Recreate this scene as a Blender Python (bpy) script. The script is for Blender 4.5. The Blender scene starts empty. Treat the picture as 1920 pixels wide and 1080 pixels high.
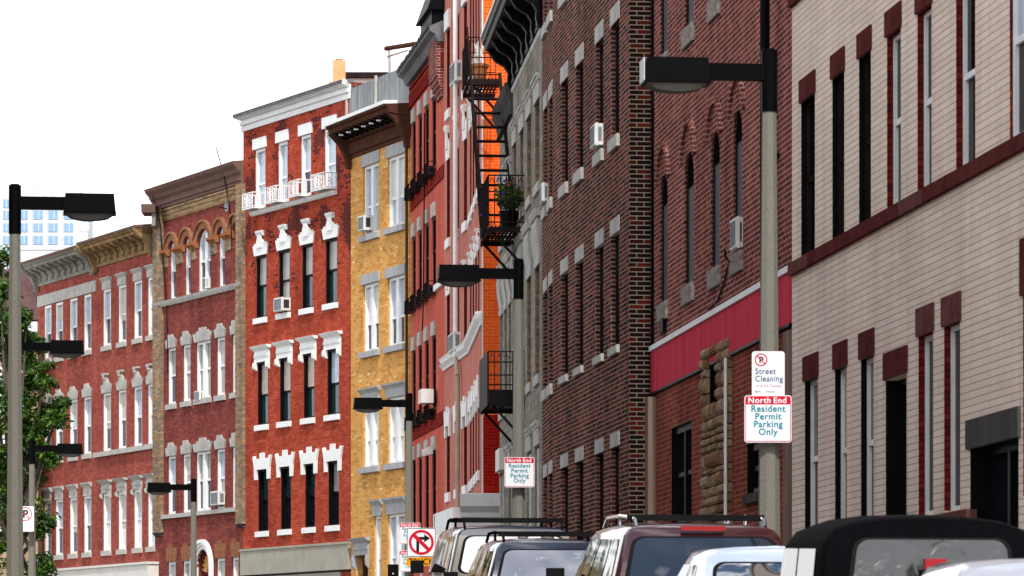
import bpy, bmesh, math, random
from mathutils import Matrix, Vector
random.seed(11)
S = bpy.context.scene
COL = S.collection
# ------------------------------------------------------------------ camera
F, CX, YH, EYE = 7500.0, 960.0, 1273.0, 1.6        # focal length in photo pixels, principal column, horizon row, eye height
cam = bpy.data.objects.new('camera', bpy.data.cameras.new('camera')); COL.objects.link(cam)
cam.location = (0, 0, EYE); cam.rotation_euler = (math.pi/2, 0, 0)
cam.data.sensor_width = 36; cam.data.lens = F/1920*36
cam.data.shift_y = (YH-540)/1920
cam.data.dof.use_dof = True; cam.data.dof.focus_distance = 85; cam.data.dof.aperture_fstop = 8.0
cam.data.clip_end = 5000; cam.data.clip_start = 0.5
S.camera = cam
# ------------------------------------------------------------------ sky, sun, exposure
SUN_EL, SUN_AZ = math.radians(48), math.radians(174)      # azimuth clockwise from +Y (sun behind the camera, a little right)
W = bpy.data.worlds.new('World'); S.world = W; W.use_nodes = True
wn, wl = W.node_tree.nodes, W.node_tree.links
wn.clear()
def N(nt, t, **k):
    n = nt.nodes.new(t)
    for a, v in k.items():
        if a.startswith('i_'): n.inputs[a[2:].replace('_', ' ')].default_value = v
        else: setattr(n, a, v)
    return n
wt = W.node_tree
sky = N(wt, 'ShaderNodeTexSky', sky_type='NISHITA', sun_disc=False, sun_elevation=SUN_EL, sun_rotation=SUN_AZ, air_density=1.0, dust_density=2.0)
tc = N(wt, 'ShaderNodeTexCoord')
sep = N(wt, 'ShaderNodeSeparateXYZ'); wl.new(tc.outputs['Generated'], sep.inputs[0])
noi = N(wt, 'ShaderNodeTexNoise', i_Scale=5.0, i_Detail=8.0, i_Roughness=0.66)
mp = N(wt, 'ShaderNodeMapping'); mp.inputs['Scale'].default_value = (1, 1, 2.2); mp.inputs['Location'].default_value = (1.3, .6, 2.2)
wl.new(tc.outputs['Generated'], mp.inputs[0]); wl.new(mp.outputs[0], noi.inputs['Vector'])
hz = N(wt, 'ShaderNodeMapRange'); hz.inputs[1].default_value = 0.46; hz.inputs[2].default_value = 0.18; hz.inputs[3].default_value = 0.0; hz.inputs[4].default_value = 0.6
wl.new(sep.outputs[2], hz.inputs[0])
ad = N(wt, 'ShaderNodeMath', operation='ADD'); wl.new(noi.outputs['Fac'], ad.inputs[0]); wl.new(hz.outputs[0], ad.inputs[1])
rmp = N(wt, 'ShaderNodeMapRange'); rmp.inputs[1].default_value = 0.47; rmp.inputs[2].default_value = 0.58
wl.new(ad.outputs[0], rmp.inputs[0])
mx = N(wt, 'ShaderNodeMixRGB'); mx.inputs[2].default_value = (11.5, 11.6, 11.8, 1)
wl.new(rmp.outputs[0], mx.inputs[0]); wl.new(sky.outputs[0], mx.inputs[1])
bg = N(wt, 'ShaderNodeBackground', i_Strength=0.1); wl.new(mx.outputs[0], bg.inputs[0])
wo = N(wt, 'ShaderNodeOutputWorld'); wl.new(bg.outputs[0], wo.inputs[0])
sl = bpy.data.lights.new('sun', 'SUN'); sl.energy = 2.2; sl.angle = math.radians(2.0); sl.color = (1, .96, .90)
so = bpy.data.objects.new('sun', sl); COL.objects.link(so)
sd = Vector((math.sin(SUN_AZ)*math.cos(SUN_EL), math.cos(SUN_AZ)*math.cos(SUN_EL), math.sin(SUN_EL)))
so.rotation_euler = sd.to_track_quat('Z', 'Y').to_euler(); so.location = (0, -20, 60)
S.view_settings.view_transform = 'Standard'; S.view_settings.look = 'None'
S.view_settings.exposure = 0.78; S.view_settings.gamma = 1.0
S.cycles.max_bounces = 6; S.cycles.diffuse_bounces = 3; S.cycles.glossy_bounces = 3; S.cycles.transparent_max_bounces = 6

# ------------------------------------------------------------------ materials
def hexc(r, g, b):                                         # sRGB 0-255 to linear
    f = lambda c: (c/255/12.92) if c/255 <= .04045 else ((c/255+.055)/1.055)**2.4
    return (f(r), f(g), f(b), 1)
def new_mat(name):
    m = bpy.data.materials.new(name); m.use_nodes = True
    return m, m.node_tree, m.node_tree.nodes['Principled BSDF']
def plain(name, col, rough=.6, var=.25, scale=3.0, spec=.0, metal=0, bump=0, coat=0, streak=False):
    m, nt, p = new_mat(name); L = nt.links
    p.inputs['Roughness'].default_value = rough; p.inputs['Metallic'].default_value = metal
    p.inputs['Specular IOR Level'].default_value = spec; p.inputs['Coat Weight'].default_value = coat; p.inputs['Coat Roughness'].default_value = .03
    t = N(nt, 'ShaderNodeTexCoord')
    n = N(nt, 'ShaderNodeTexNoise', i_Scale=scale, i_Detail=6.0, i_Roughness=.65)
    if streak:
        mm = N(nt, 'ShaderNodeMapping'); mm.inputs['Scale'].default_value = (1, 1, .12)
        L.new(t.outputs['Object'], mm.inputs[0]); L.new(mm.outputs[0], n.inputs['Vector'])
    else: L.new(t.outputs['Object'], n.inputs['Vector'])
    r = N(nt, 'ShaderNodeValToRGB')
    r.color_ramp.elements[0].position = .3; r.color_ramp.elements[1].position = .7
    r.color_ramp.elements[0].color = tuple(c*(1-var) for c in col[:3])+(1,)
    r.color_ramp.elements[1].color = tuple(min(1, c*(1+var*.5)) for c in col[:3])+(1,)
    L.new(n.outputs['Fac'], r.inputs[0]); L.new(r.outputs[0], p.inputs['Base Color'])
    if bump:
        b = N(nt, 'ShaderNodeBump', i_Strength=bump, i_Distance=.02); L.new(n.outputs['Fac'], b.inputs['Height']); L.new(b.outputs[0], p.inputs['Normal'])
    return m
def brick(name, cols, mortar, rowh=.0677, bw=.215, ms=.008, stain=.3, bump=.5, stain_scale=.35, patch=None, spec=.0, soot=None):
    """cols: list of (pos,colour) chosen per brick; patch=(colour, amount): clusters of odd bricks"""
    m, nt, p = new_mat(name); L = nt.links
    p.inputs['Roughness'].default_value = .85; p.inputs['Specular IOR Level'].default_value = spec
    uv = N(nt, 'ShaderNodeUVMap')
    b = N(nt, 'ShaderNodeTexBrick', offset=.5, i_Scale=1.0, i_Mortar_Size=ms, i_Mortar_Smooth=.25, i_Bias=0.0, i_Brick_Width=bw, i_Row_Height=rowh)
    b.inputs['Color1'].default_value = (0, 0, 0, 1); b.inputs['Color2'].default_value = (1, 1, 1, 1); b.inputs['Mortar'].default_value = (.5, .5, .5, 1)
    L.new(uv.outputs[0], b.inputs['Vector'])
    r = N(nt, 'ShaderNodeValToRGB'); r.color_ramp.interpolation = 'LINEAR'
    while len(r.color_ramp.elements) < len(cols): r.color_ramp.elements.new(.5)
    for e, (q, c) in zip(r.color_ramp.elements, cols): e.position = q; e.color = c
    L.new(b.outputs['Color'], r.inputs[0])
    last = r.outputs[0]
    if patch:
        pn = N(nt, 'ShaderNodeTexNoise', i_Scale=patch[2] if len(patch) > 2 else 1.1, i_Detail=3.0); L.new(uv.outputs[0], pn.inputs['Vector'])
        a = N(nt, 'ShaderNodeMath', operation='MULTIPLY_ADD'); a.inputs[1].default_value = .16; L.new(b.outputs['Color'], a.inputs[0]); L.new(pn.outputs['Fac'], a.inputs[2])
        if len(patch) > 3:                                 # more of them higher up the wall
            sp = N(nt, 'ShaderNodeSeparateXYZ'); L.new(uv.outputs[0], sp.inputs[0])
            mr = N(nt, 'ShaderNodeMapRange'); mr.inputs[1].default_value, mr.inputs[2].default_value = patch[3]; mr.inputs[3].default_value = -.3; mr.inputs[4].default_value = 0.03
            L.new(sp.outputs[1], mr.inputs[0]); a2 = N(nt, 'ShaderNodeMath', operation='ADD'); L.new(a.outputs[0], a2.inputs[0]); L.new(mr.outputs[0], a2.inputs[1]); a = a2
        g = N(nt, 'ShaderNodeMath', operation='GREATER_THAN'); g.inputs[1].default_value = 1-patch[1]; L.new(a.outputs[0], g.inputs[0])
        x = N(nt, 'ShaderNodeMixRGB'); L.new(g.outputs[0], x.inputs[0]); L.new(last, x.inputs[1]); x.inputs[2].default_value = patch[0]; last = x.outputs[0]
    mo = N(nt, 'ShaderNodeMixRGB'); L.new(b.outputs['Fac'], mo.inputs[0]); L.new(last, mo.inputs[1]); mo.inputs[2].default_value = mortar
    # weathering: broad stains and vertical runs
    n = N(nt, 'ShaderNodeTexNoise', i_Scale=stain_scale, i_Detail=6.0, i_Roughness=.7); mm = N(nt, 'ShaderNodeMapping'); mm.inputs['Scale'].default_value = (1.6, .8, 1)
    L.new(uv.outputs[0], mm.inputs[0]); L.new(mm.outputs[0], n.inputs['Vector'])
    n2 = N(nt, 'ShaderNodeTexNoise', i_Scale=1.0, i_Detail=5.0, i_Roughness=.6); m2 = N(nt, 'ShaderNodeMapping'); m2.inputs['Scale'].default_value = (2.5, .22, 1)
    L.new(uv.outputs[0], m2.inputs[0]); L.new(m2.outputs[0], n2.inputs['Vector'])
    av = N(nt, 'ShaderNodeMath', operation='ADD'); L.new(n.outputs['Fac'], av.inputs[0]); L.new(n2.outputs['Fac'], av.inputs[1])
    mr = N(nt, 'ShaderNodeMapRange'); mr.inputs[1].default_value = .7; mr.inputs[2].default_value = 1.3; mr.inputs[3].default_value = 1-stain; mr.inputs[4].default_value = 1+stain*.6
    L.new(av.outputs[0], mr.inputs[0])
    vm = N(nt, 'ShaderNodeMixRGB', blend_type='MULTIPLY'); vm.inputs[0].default_value = 1; L.new(mo.outputs[0], vm.inputs[1]); L.new(mr.outputs[0], vm.inputs[2])
    L.new(vm.outputs[0], p.inputs['Base Color'])
    if bump:
        iv = N(nt, 'ShaderNodeMath', operation='SUBTRACT'); iv.inputs[0].default_value = 1; L.new(b.outputs['Fac'], iv.inputs[1])
        bp = N(nt, 'ShaderNodeBump', i_Strength=bump, i_Distance=.008); L.new(iv.outputs[0], bp.inputs['Height']); L.new(bp.outputs[0], p.inputs['Normal'])
    return m
def glass(name, base, rough=.04, spec=.5, wob=.02):
    m, nt, p = new_mat(name); L = nt.links
    p.inputs['Base Color'].default_value = base; p.inputs['Roughness'].default_value = rough; p.inputs['Specular IOR Level'].default_value = spec
    t = N(nt, 'ShaderNodeTexCoord'); n = N(nt, 'ShaderNodeTexNoise', i_Scale=1.7, i_Detail=1.0); L.new(t.outputs['Object'], n.inputs['Vector'])
    b = N(nt, 'ShaderNodeBump', i_Strength=wob, i_Distance=.3); L.new(n.outputs['Fac'], b.inputs['Height']); L.new(b.outputs[0], p.inputs['Normal'])
    return m
M = {}
M['white'] = plain('white_paint', (.78, .79, .78, 1), .5, .12)
M['dirty_white'] = plain('weathered_white_paint', (.66, .66, .63, 1), .6, .25, 5, streak=True)
M['stone'] = plain('grey_stone', (.44, .43, .40, 1), .85, .25, 4, bump=.15)
M['palestone'] = plain('pale_stone', (.42, .41, .385, 1), .85, .28, 4, bump=.1)
M['brownstone'] = plain('brownstone', (.10, .028, .026, 1), .8, .35, 4, bump=.15)
M['brownstone_dusty'] = plain('dusty_brownstone', (.13, .055, .048, 1), .85, .35, 4, bump=.15)
M['tanstone'] = plain('tan_brown_stone', (.22, .15, .12, 1), .85, .35, 4, streak=True)
M['darkstone'] = plain('dark_grey_stone', (.075, .07, .07, 1), .85, .3, 4, streak=True)
M['bluestone'] = plain('blue_grey_stone', (.38, .385, .39, 1), .8, .2, 5, streak=True)
M['roughstone'] = plain('rough_sill_stone', (.30, .27, .24, 1), .95, .6, 9, bump=1.2)
M['slate'] = plain('grey_roof', (.16, .16, .17, 1), .8, .3)
M['brownmetal'] = plain('brown_cornice_paint', (.17, .105, .088, 1), .6, .25, 4, streak=True)
M['darkbrown'] = plain('dark_brown_paint', (.085, .038, .026, 1), .5, .3, 4)
M['greycornice'] = plain('weathered_grey_cornice', (.26, .255, .22, 1), .7, .45, 5, streak=True)
M['rustcornice'] = plain('rusty_cornice', (.30, .20, .10, 1), .75, .6, 3.5, streak=True)
M['blackpaint'] = plain('black_paint', (.005, .005, .006, 1), .5, .3, spec=.04)
M['lampblack'] = plain('black_lamp_enamel', (.0025, .0025, .003, 1), .5, .2, spec=.03)
M['iron'] = plain('brown_black_iron', (.022, .016, .016, 1), .55, .4)
M['whiteiron'] = plain('white_iron', (.75, .76, .76, 1), .5, .1)
M['concrete'] = plain('aggregate_concrete', (.19, .182, .155, 1), .9, .28, 60, bump=.3)
M['lens'] = plain('lamp_lens', (.15, .145, .13, 1), .3, .15)
M['terracotta'] = plain('terracotta', (.30, .115, .05, 1), .8, .3, 6)
M['archbrick'] = brick('brown_arch_brick', [(0, (.26, .10, .05, 1)), (1, (.36, .15, .075, 1))], (.25, .16, .11, 1), bw=.12)
M['beige'] = plain('beige_panel', (.36, .34, .29, 1), .7, .15, 2)
M['cream'] = plain('cream_shop_panel', (.66, .65, .60, 1), .6, .1, 2)
M['redband'] = plain('faded_red_fascia', (.56, .058, .090, 1), .6, .22, 3, streak=True)
M['acwhite'] = plain('ac_casing', (.66, .66, .63, 1), .5, .12)
M['acgrille'] = plain('ac_grille', (.22, .24, .26, 1), .5, .2)
M['acdark'] = plain('ac_dark_grille', (.05, .05, .055, 1), .5, .2)
M['copper'] = plain('grey_pipe', (.40, .33, .25, 1), .7, .2)
M['orangechim'] = plain('painted_chimney_stucco', (.70, .36, .18, 1), .8, .2, 3)
M['mustard'] = plain('mustard_stucco', (.55, .42, .12, 1), .85, .25, 3)
M['soil'] = plain('soil', (.04, .03, .02, 1), .9)
M['blindcloth'] = plain('window_blind', (.50, .49, .45, 1), .8, .12, 2)
M['g_dark'] = glass('dark_window_glass', (.006, .008, .012, 1), spec=.25)
M['g_navy'] = glass('navy_window_glass', (.012, .016, .050, 1), spec=.22)
M['g_sky'] = glass('painted_sky_glass', (.34, .42, .50, 1), .12, .5)  # pale blue base colour stands in for reflected sky
M['g_blind'] = glass('window_with_pale_blind', (.62, .63, .62, 1), .25, .4)
M['g_blindgrey'] = glass('window_with_grey_blind', (.27, .26, .25, 1), .25, .35)
M['g_teal'] = glass('teal_window_glass', (.010, .028, .034, 1), spec=.3)
M['g_beam'] = glass('window_with_cream_curtain', (.42, .36, .30, 1), .3, .4)
M['g_slate'] = glass('grey_violet_boarding', (.075, .070, .080, 1), .6, .02); M['g_black'] = glass('unlit_window_glass', (.003, .003, .006, 1), .08, .04)
M['blackvoid'] = plain('dark_recess', (.004, .004, .004, 1), .9, .1, spec=0)
# brick kinds
M['b_G'] = brick('dull_red_brick', [(0, (.25, .060, .045, 1)), (.5, (.33, .075, .055, 1)), (1, (.38, .10, .075, 1))], (.20, .08, .07, 1), stain=.3)
M['b_F'] = brick('purple_red_brick', [(0, (.17, .042, .038, 1)), (.6, (.24, .055, .045, 1)), (1, (.29, .075, .055, 1))], (.15, .065, .06, 1), stain=.32)
M['b_Fup'] = brick('tan_brick', [(0, (.22, .13, .07, 1)), (.4, (.38, .25, .13, 1)), (1, (.46, .33, .20, 1))], (.25, .17, .10, 1), stain=.3)
M['b_pil'] = brick('grey_tan_pilaster_brick', [(0, (.16, .12, .09, 1)), (.4, (.25, .19, .13, 1)), (.7, (.36, .19, .08, 1)), (1, (.34, .28, .2, 1))], (.22, .18, .14, 1), stain=.35, bw=.3)
M['b_E'] = brick('scarlet_red_brick', [(0, (.31, .048, .025, 1)), (.5, (.39, .066, .037, 1)), (1, (.46, .092, .056, 1))], (.24, .050, .034, 1), stain=.28, patch=((.085, .030, .030, 1), .335, .9, (10.2, 13.0)))
M['b_H'] = brick('yellow_ochre_brick', [(0, (.46, .215, .055, 1)), (.4, (.62, .32, .09, 1)), (.955, (.68, .37, .12, 1)), (1, (.78, .56, .30, 1))], (.52, .29, .11, 1), stain=.15)
M['b_I'] = brick('painted_red_brick', [(0, (.50, .115, .08, 1)), (1, (.56, .14, .10, 1))], (.47, .10, .075, 1), stain=.25, bump=.25)
M['b_Iband'] = brick('dark_red_relief_band', [(0, (.20, .022, .02, 1)), (1, (.30, .04, .03, 1))], (.12, .014, .014, 1), bw=.1)
M['b_J'] = brick('rose_red_brick', [(0, (.47, .165, .13, 1)), (1, (.54, .21, .165, 1))], (.49, .21, .165, 1), stain=.22, bump=.4)
M['b_Jend'] = brick('orange_painted_brick', [(0, (.74, .085, .010, 1)), (1, (.82, .12, .016, 1))], (.84, .22, .08, 1), stain=.14, bump=.3, ms=.006)
M['b_Jlow'] = brick('crimson_brick', [(0, (.25, .006, .005, 1)), (1, (.32, .012, .008, 1))], (.30, .03, .02, 1), stain=.2, bump=.3, ms=.006)
M['b_K'] = brick('grey_stone_blocks', [(0, (.20, .185, .155, 1)), (1, (.29, .265, .22, 1))], (.15, .135, .115, 1), rowh=.16, bw=.42, stain=.35)
M['b_C'] = brick('dark_clinker_brick', [(0, (.030, .016, .013, 1)), (.3, (.054, .021, .017, 1)), (.5, (.105, .029, .022, 1)), (.8, (.155, .038, .027, 1)), (1, (.20, .060, .040, 1))], (.27, .21, .18, 1), ms=.010, stain=.35)
M['b_Cend'] = brick('shaded_end_brick', [(0, (.006, .004, .004, 1)), (.62, (.010, .004, .004, 1)), (.80, (.02, .005, .004, 1)), (1, (.06, .008, .005, 1))], (.13, .11, .09, 1), ms=.009, stain=.2, rowh=.0677)  # the end wall's shade is put into this near-black brick colour
M['b_B'] = brick('old_red_brick', [(0, (.10, .030, .026, 1)), (.5, (.185, .040, .033, 1)), (1, (.25, .075, .058, 1))], (.41, .29, .255, 1), ms=.008, stain=.45, stain_scale=.5)
M['b_Blow'] = brick('shopfront_red_brick', [(0, (.17, .035, .024, 1)), (1, (.27, .06, .04, 1))], (.25, .15, .12, 1), ms=.008, stain=.4)
M['b_A'] = brick('pink_painted_brick', [(0, (.68, .57, .475, 1)), (1, (.76, .645, .545, 1))], (.36, .27, .22, 1), bw=.78, rowh=.0677, ms=.0055, stain=.15, bump=.35)
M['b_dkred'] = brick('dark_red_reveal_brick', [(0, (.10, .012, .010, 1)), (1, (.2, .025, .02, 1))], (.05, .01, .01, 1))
M['rubble'] = brick('golden_rubble_stone', [(0, (.22, .13, .06, 1)), (.5, (.34, .22, .11, 1)), (.85, (.38, .27, .17, 1)), (1, (.42, .12, .05, 1))], (.04, .03, .025, 1), rowh=.2, bw=.34, ms=.03, stain=.5, bump=1.5)
def planks(name, col):
    m, nt, p = new_mat(name); L = nt.links
    uv = N(nt, 'ShaderNodeUVMap'); mm = N(nt, 'ShaderNodeMapping'); mm.inputs['Rotation'].default_value = (0, 0, math.pi/2)
    L.new(uv.outputs[0], mm.inputs[0])
    b = N(nt, 'ShaderNodeTexBrick', i_Scale=1.0, i_Mortar_Size=.012, i_Brick_Width=6.0, i_Row_Height=.105)
    b.inputs['Color1'].default_value = tuple(c*.72 for c in col[:3])+(1,); b.inputs['Color2'].default_value = tuple(c*1.15 for c in col[:3])+(1,); b.inputs['Mortar'].default_value = tuple(c*.25 for c in col[:3])+(1,)
    L.new(mm.outputs[0], b.inputs['Vector'])
    n = N(nt, 'ShaderNodeTexNoise', i_Scale=6.0, i_Detail=6.0); m3 = N(nt, 'ShaderNodeMapping'); m3.inputs['Scale'].default_value = (4, .35, 1); L.new(uv.outputs[0], m3.inputs[0]); L.new(m3.outputs[0], n.inputs['Vector'])
    mr = N(nt, 'ShaderNodeMapRange'); mr.inputs[1].default_value = .3; mr.inputs[2].default_value = .7; mr.inputs[3].default_value = .6; mr.inputs[4].default_value = 1.2; L.new(n.outputs['Fac'], mr.inputs[0])
    v = N(nt, 'ShaderNodeMixRGB', blend_type='MULTIPLY'); v.inputs[0].default_value = 1; L.new(b.outputs['Color'], v.inputs[1]); L.new(mr.outputs[0], v.inputs[2]); L.new(v.outputs[0], p.inputs['Base Color'])
    p.inputs['Roughness'].default_value = .9
    return m
M['planks'] = planks('grey_wood_planks', (.27, .29, .30, 1))
M['asphalt'] = plain('asphalt', (.05, .05, .052, 1), .9, .3, 30, bump=.3)
M['paving'] = plain('concrete_paving', (.30, .29, .27, 1), .9, .2, 8)
M['earth'] = plain('city_ground', (.16, .155, .15, 1), .95, .3, .5)

# ------------------------------------------------------------------ mesh helpers
class MB:
    def __init__(s): s.v = []; s.f = []; s.m = []; s.mi = 0
    def _add(s, vs, fs):
        o = len(s.v); s.v += [tuple(p) for p in vs]
        for f in fs: s.f.append([i+o for i in f]); s.m.append(s.mi)
        return s
    def quad(s, *p): return s._add(p, [list(range(len(p)))])
    def box(s, x0, x1, y0, y1, z0, z1):
        v = [(x0, y0, z0), (x1, y0, z0), (x1, y1, z0), (x0, y1, z0), (x0, y0, z1), (x1, y0, z1), (x1, y1, z1), (x0, y1, z1)]
        return s._add(v, [[0, 3, 2, 1], [4, 5, 6, 7], [0, 1, 5, 4], [1, 2, 6, 5], [2, 3, 7, 6], [3, 0, 4, 7]])
    def obox(s, x0, x1, o0, o1, z0, z1): return s.box(x0, x1, -o1, -o0, z0, z1)     # o = distance out of the wall
    def prism(s, poly, o0, o1):                             # polygon in the wall plane (x,z), thickness o0..o1
        n = len(poly); v = [(x, -o0, z) for x, z in poly]+[(x, -o1, z) for x, z in poly]
        return s._add(v, [list(range(n)), list(range(2*n-1, n-1, -1))]+[[i, (i+1) % n, n+(i+1) % n, n+i] for i in range(n)])
    def prof(s, poly, x0, x1):                              # profile (o,z) swept along the wall
        n = len(poly); v = [(x0, -o, z) for o, z in poly]+[(x1, -o, z) for o, z in poly]
        return s._add(v, [list(range(n)), list(range(2*n-1, n-1, -1))]+[[i, (i+1) % n, n+(i+1) % n, n+i] for i in range(n)])
    def tube(s, p, q, r, n=8, r2=None, cap=True):
        p, q = Vector(p), Vector(q); d = (q-p).normalized(); r2 = r if r2 is None else r2
        a = d.orthogonal().normalized(); b = d.cross(a)
        v = []
        for c, rr in ((p, r), (q, r2)):
            for i in range(n):
                t = 2*math.pi*(i+.5)/n; v.append(c+a*(rr*math.cos(t))+b*(rr*math.sin(t)))
        fs = [[i, (i+1) % n, n+(i+1) % n, n+i] for i in range(n)]
        if cap: fs += [list(range(n-1, -1, -1)), list(range(n, 2*n))]
        return s._add(v, fs)
    def path(s, pts, r, n=8):
        for a, b in zip(pts, pts[1:]): s.tube(a, b, r, n)
        return s
    def mesh(s, name, mats, smooth=False, recalc=True):
        me = bpy.data.meshes.new(name); me.from_pydata(s.v, [], s.f)
        mats = mats if isinstance(mats, (list, tuple)) else [mats]
        for m in mats: me.materials.append(M[m] if isinstance(m, str) else m)
        for p, i in zip(me.polygons, s.m): p.material_index = i
        if recalc:
            bm = bmesh.new(); bm.from_mesh(me); bmesh.ops.recalc_face_normals(bm, faces=bm.faces); bm.to_mesh(me); bm.free()
        uv = me.uv_layers.new(name='UVMap')
        for p in me.polygons:
            n = p.normal
            for li in p.loop_indices:
                c = me.vertices[me.loops[li].vertex_index].co
                if abs(n.z) > max(abs(n.x), abs(n.y)): uv.data[li].uv = (c.x, c.y)
                elif abs(n.x) > abs(n.y): uv.data[li].uv = (c.y, c.z)
                else: uv.data[li].uv = (c.x, c.z)
            p.use_smooth = smooth
        return me
def link(name, me, parent=None, mat=None):
    o = bpy.data.objects.new(name, me); COL.objects.link(o)
    if parent is not None: o.parent = parent
    if mat is not None: o.matrix_basis = mat
    return o
def tag(o, label, cat, group=None):
    o['label'] = label; o['category'] = cat
    if group: o['group'] = group
    return o
def struct(o, kind='structure'): o['kind'] = kind; return o
def thing(name, label, cat, mat=None, loc=None, rz=0, group=None):
    o = bpy.data.objects.new(name, None); COL.objects.link(o); o.empty_display_size = .3
    o.matrix_basis = mat if mat is not None else Matrix.Translation(loc) @ Matrix.Rotation(rz, 4, 'Z')
    return tag(o, label, cat, group)
def T(x, y, z): return Matrix.Translation((x, y, z))
def ground(Y):
    if Y < 70: return .0345*Y
    if Y < 82: t = (Y-70)/12; return 2.415+.0345*12*(t-t*t)*.5
    return max(1.2, 2.415-.03*(Y-82))

# ------------------------------------------------------------------ facades: vertical planes given by two image columns and a vanishing point
class Face:
    def __init__(s, x0, x1, xv, xr, zr):
        k = (xr-xv)*zr; s.xv = xv; s.k = k
        z0, z1 = k/(x0-xv), k/(x1-xv)
        s.P = Vector(((x0-CX)/F*z0, z0)); q = Vector(((x1-CX)/F*z1, z1))
        s.L = (q-s.P).length; s.d = (q-s.P)/s.L; s.n = Vector((-s.d.y, s.d.x)); s.Q = q
        s.x0, s.x1, s.z0, s.z1 = x0, x1, z0, z1
        s.M = Matrix(((s.d.x, s.n.x, 0, s.P.x), (s.d.y, s.n.y, 0, s.P.y), (0, 0, 1, 0), (0, 0, 0, 1)))
    def _h(s, px, o):
        P = s.P-s.n*o; r = Vector(((px-CX)/F, 1)); c = r.x*s.d.y-r.y*s.d.x
        return (P.x*r.y-P.y*r.x)/c*-1*-1, (P.x*s.d.y-P.y*s.d.x)/c
    def U(s, px, o=0):
        P = s.P-s.n*o; r = Vector(((px-CX)/F, 1))
        t = s._h(px, o)[1]; return (r*t-P).dot(s.d)
    def V(s, px, py, o=0): return EYE+(YH-py)/F*s._h(px, o)[1]
    def D(s, px, o=0): return s._h(px, o)[1]
    def px(s): return F/((s.z0+s.z1)/2)

class PlanFace:                                             # a facade given by its two plan points
    def __init__(s, P, Q):
        s.P, s.Q = Vector(P), Vector(Q); s.L = (s.Q-s.P).length; s.d = (s.Q-s.P)/s.L; s.n = Vector((-s.d.y, s.d.x)); s.z0, s.z1 = s.P.y, s.Q.y
        s.M = Matrix(((s.d.x, s.n.x, 0, s.P.x), (s.d.y, s.n.y, 0, s.P.y), (0, 0, 1, 0), (0, 0, 0, 1)))
    def U(s, x, o=0): return x
class Building:
    def __init__(s, name, label, cat, face, group=None):
        s.f = face; s.g = ground((face.z0+face.z1)/2)-.3
        s.M = face.M @ T(0, 0, s.g); s.Mi = s.M.inverted()
        s.e = thing(name, label, cat, mat=s.M, group=group); s.op = []
    def part(s, name, mb, mat, face=None, parent=None, smooth=False, me=None, off=None):
        f = face or s.f
        m = s.Mi @ f.M
        if off: m = m @ T(*off)
        me = me or mb.mesh(name, mat, smooth)
        return link(name, me, parent or s.e, m)
CACHE = {}
def arcpts(w, spring, crown, n=10):
    r = crown-spring
    return [(w/2*math.cos(math.pi*i/n), spring+r*math.sin(math.pi*i/n)) for i in range(n+1)]
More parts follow.
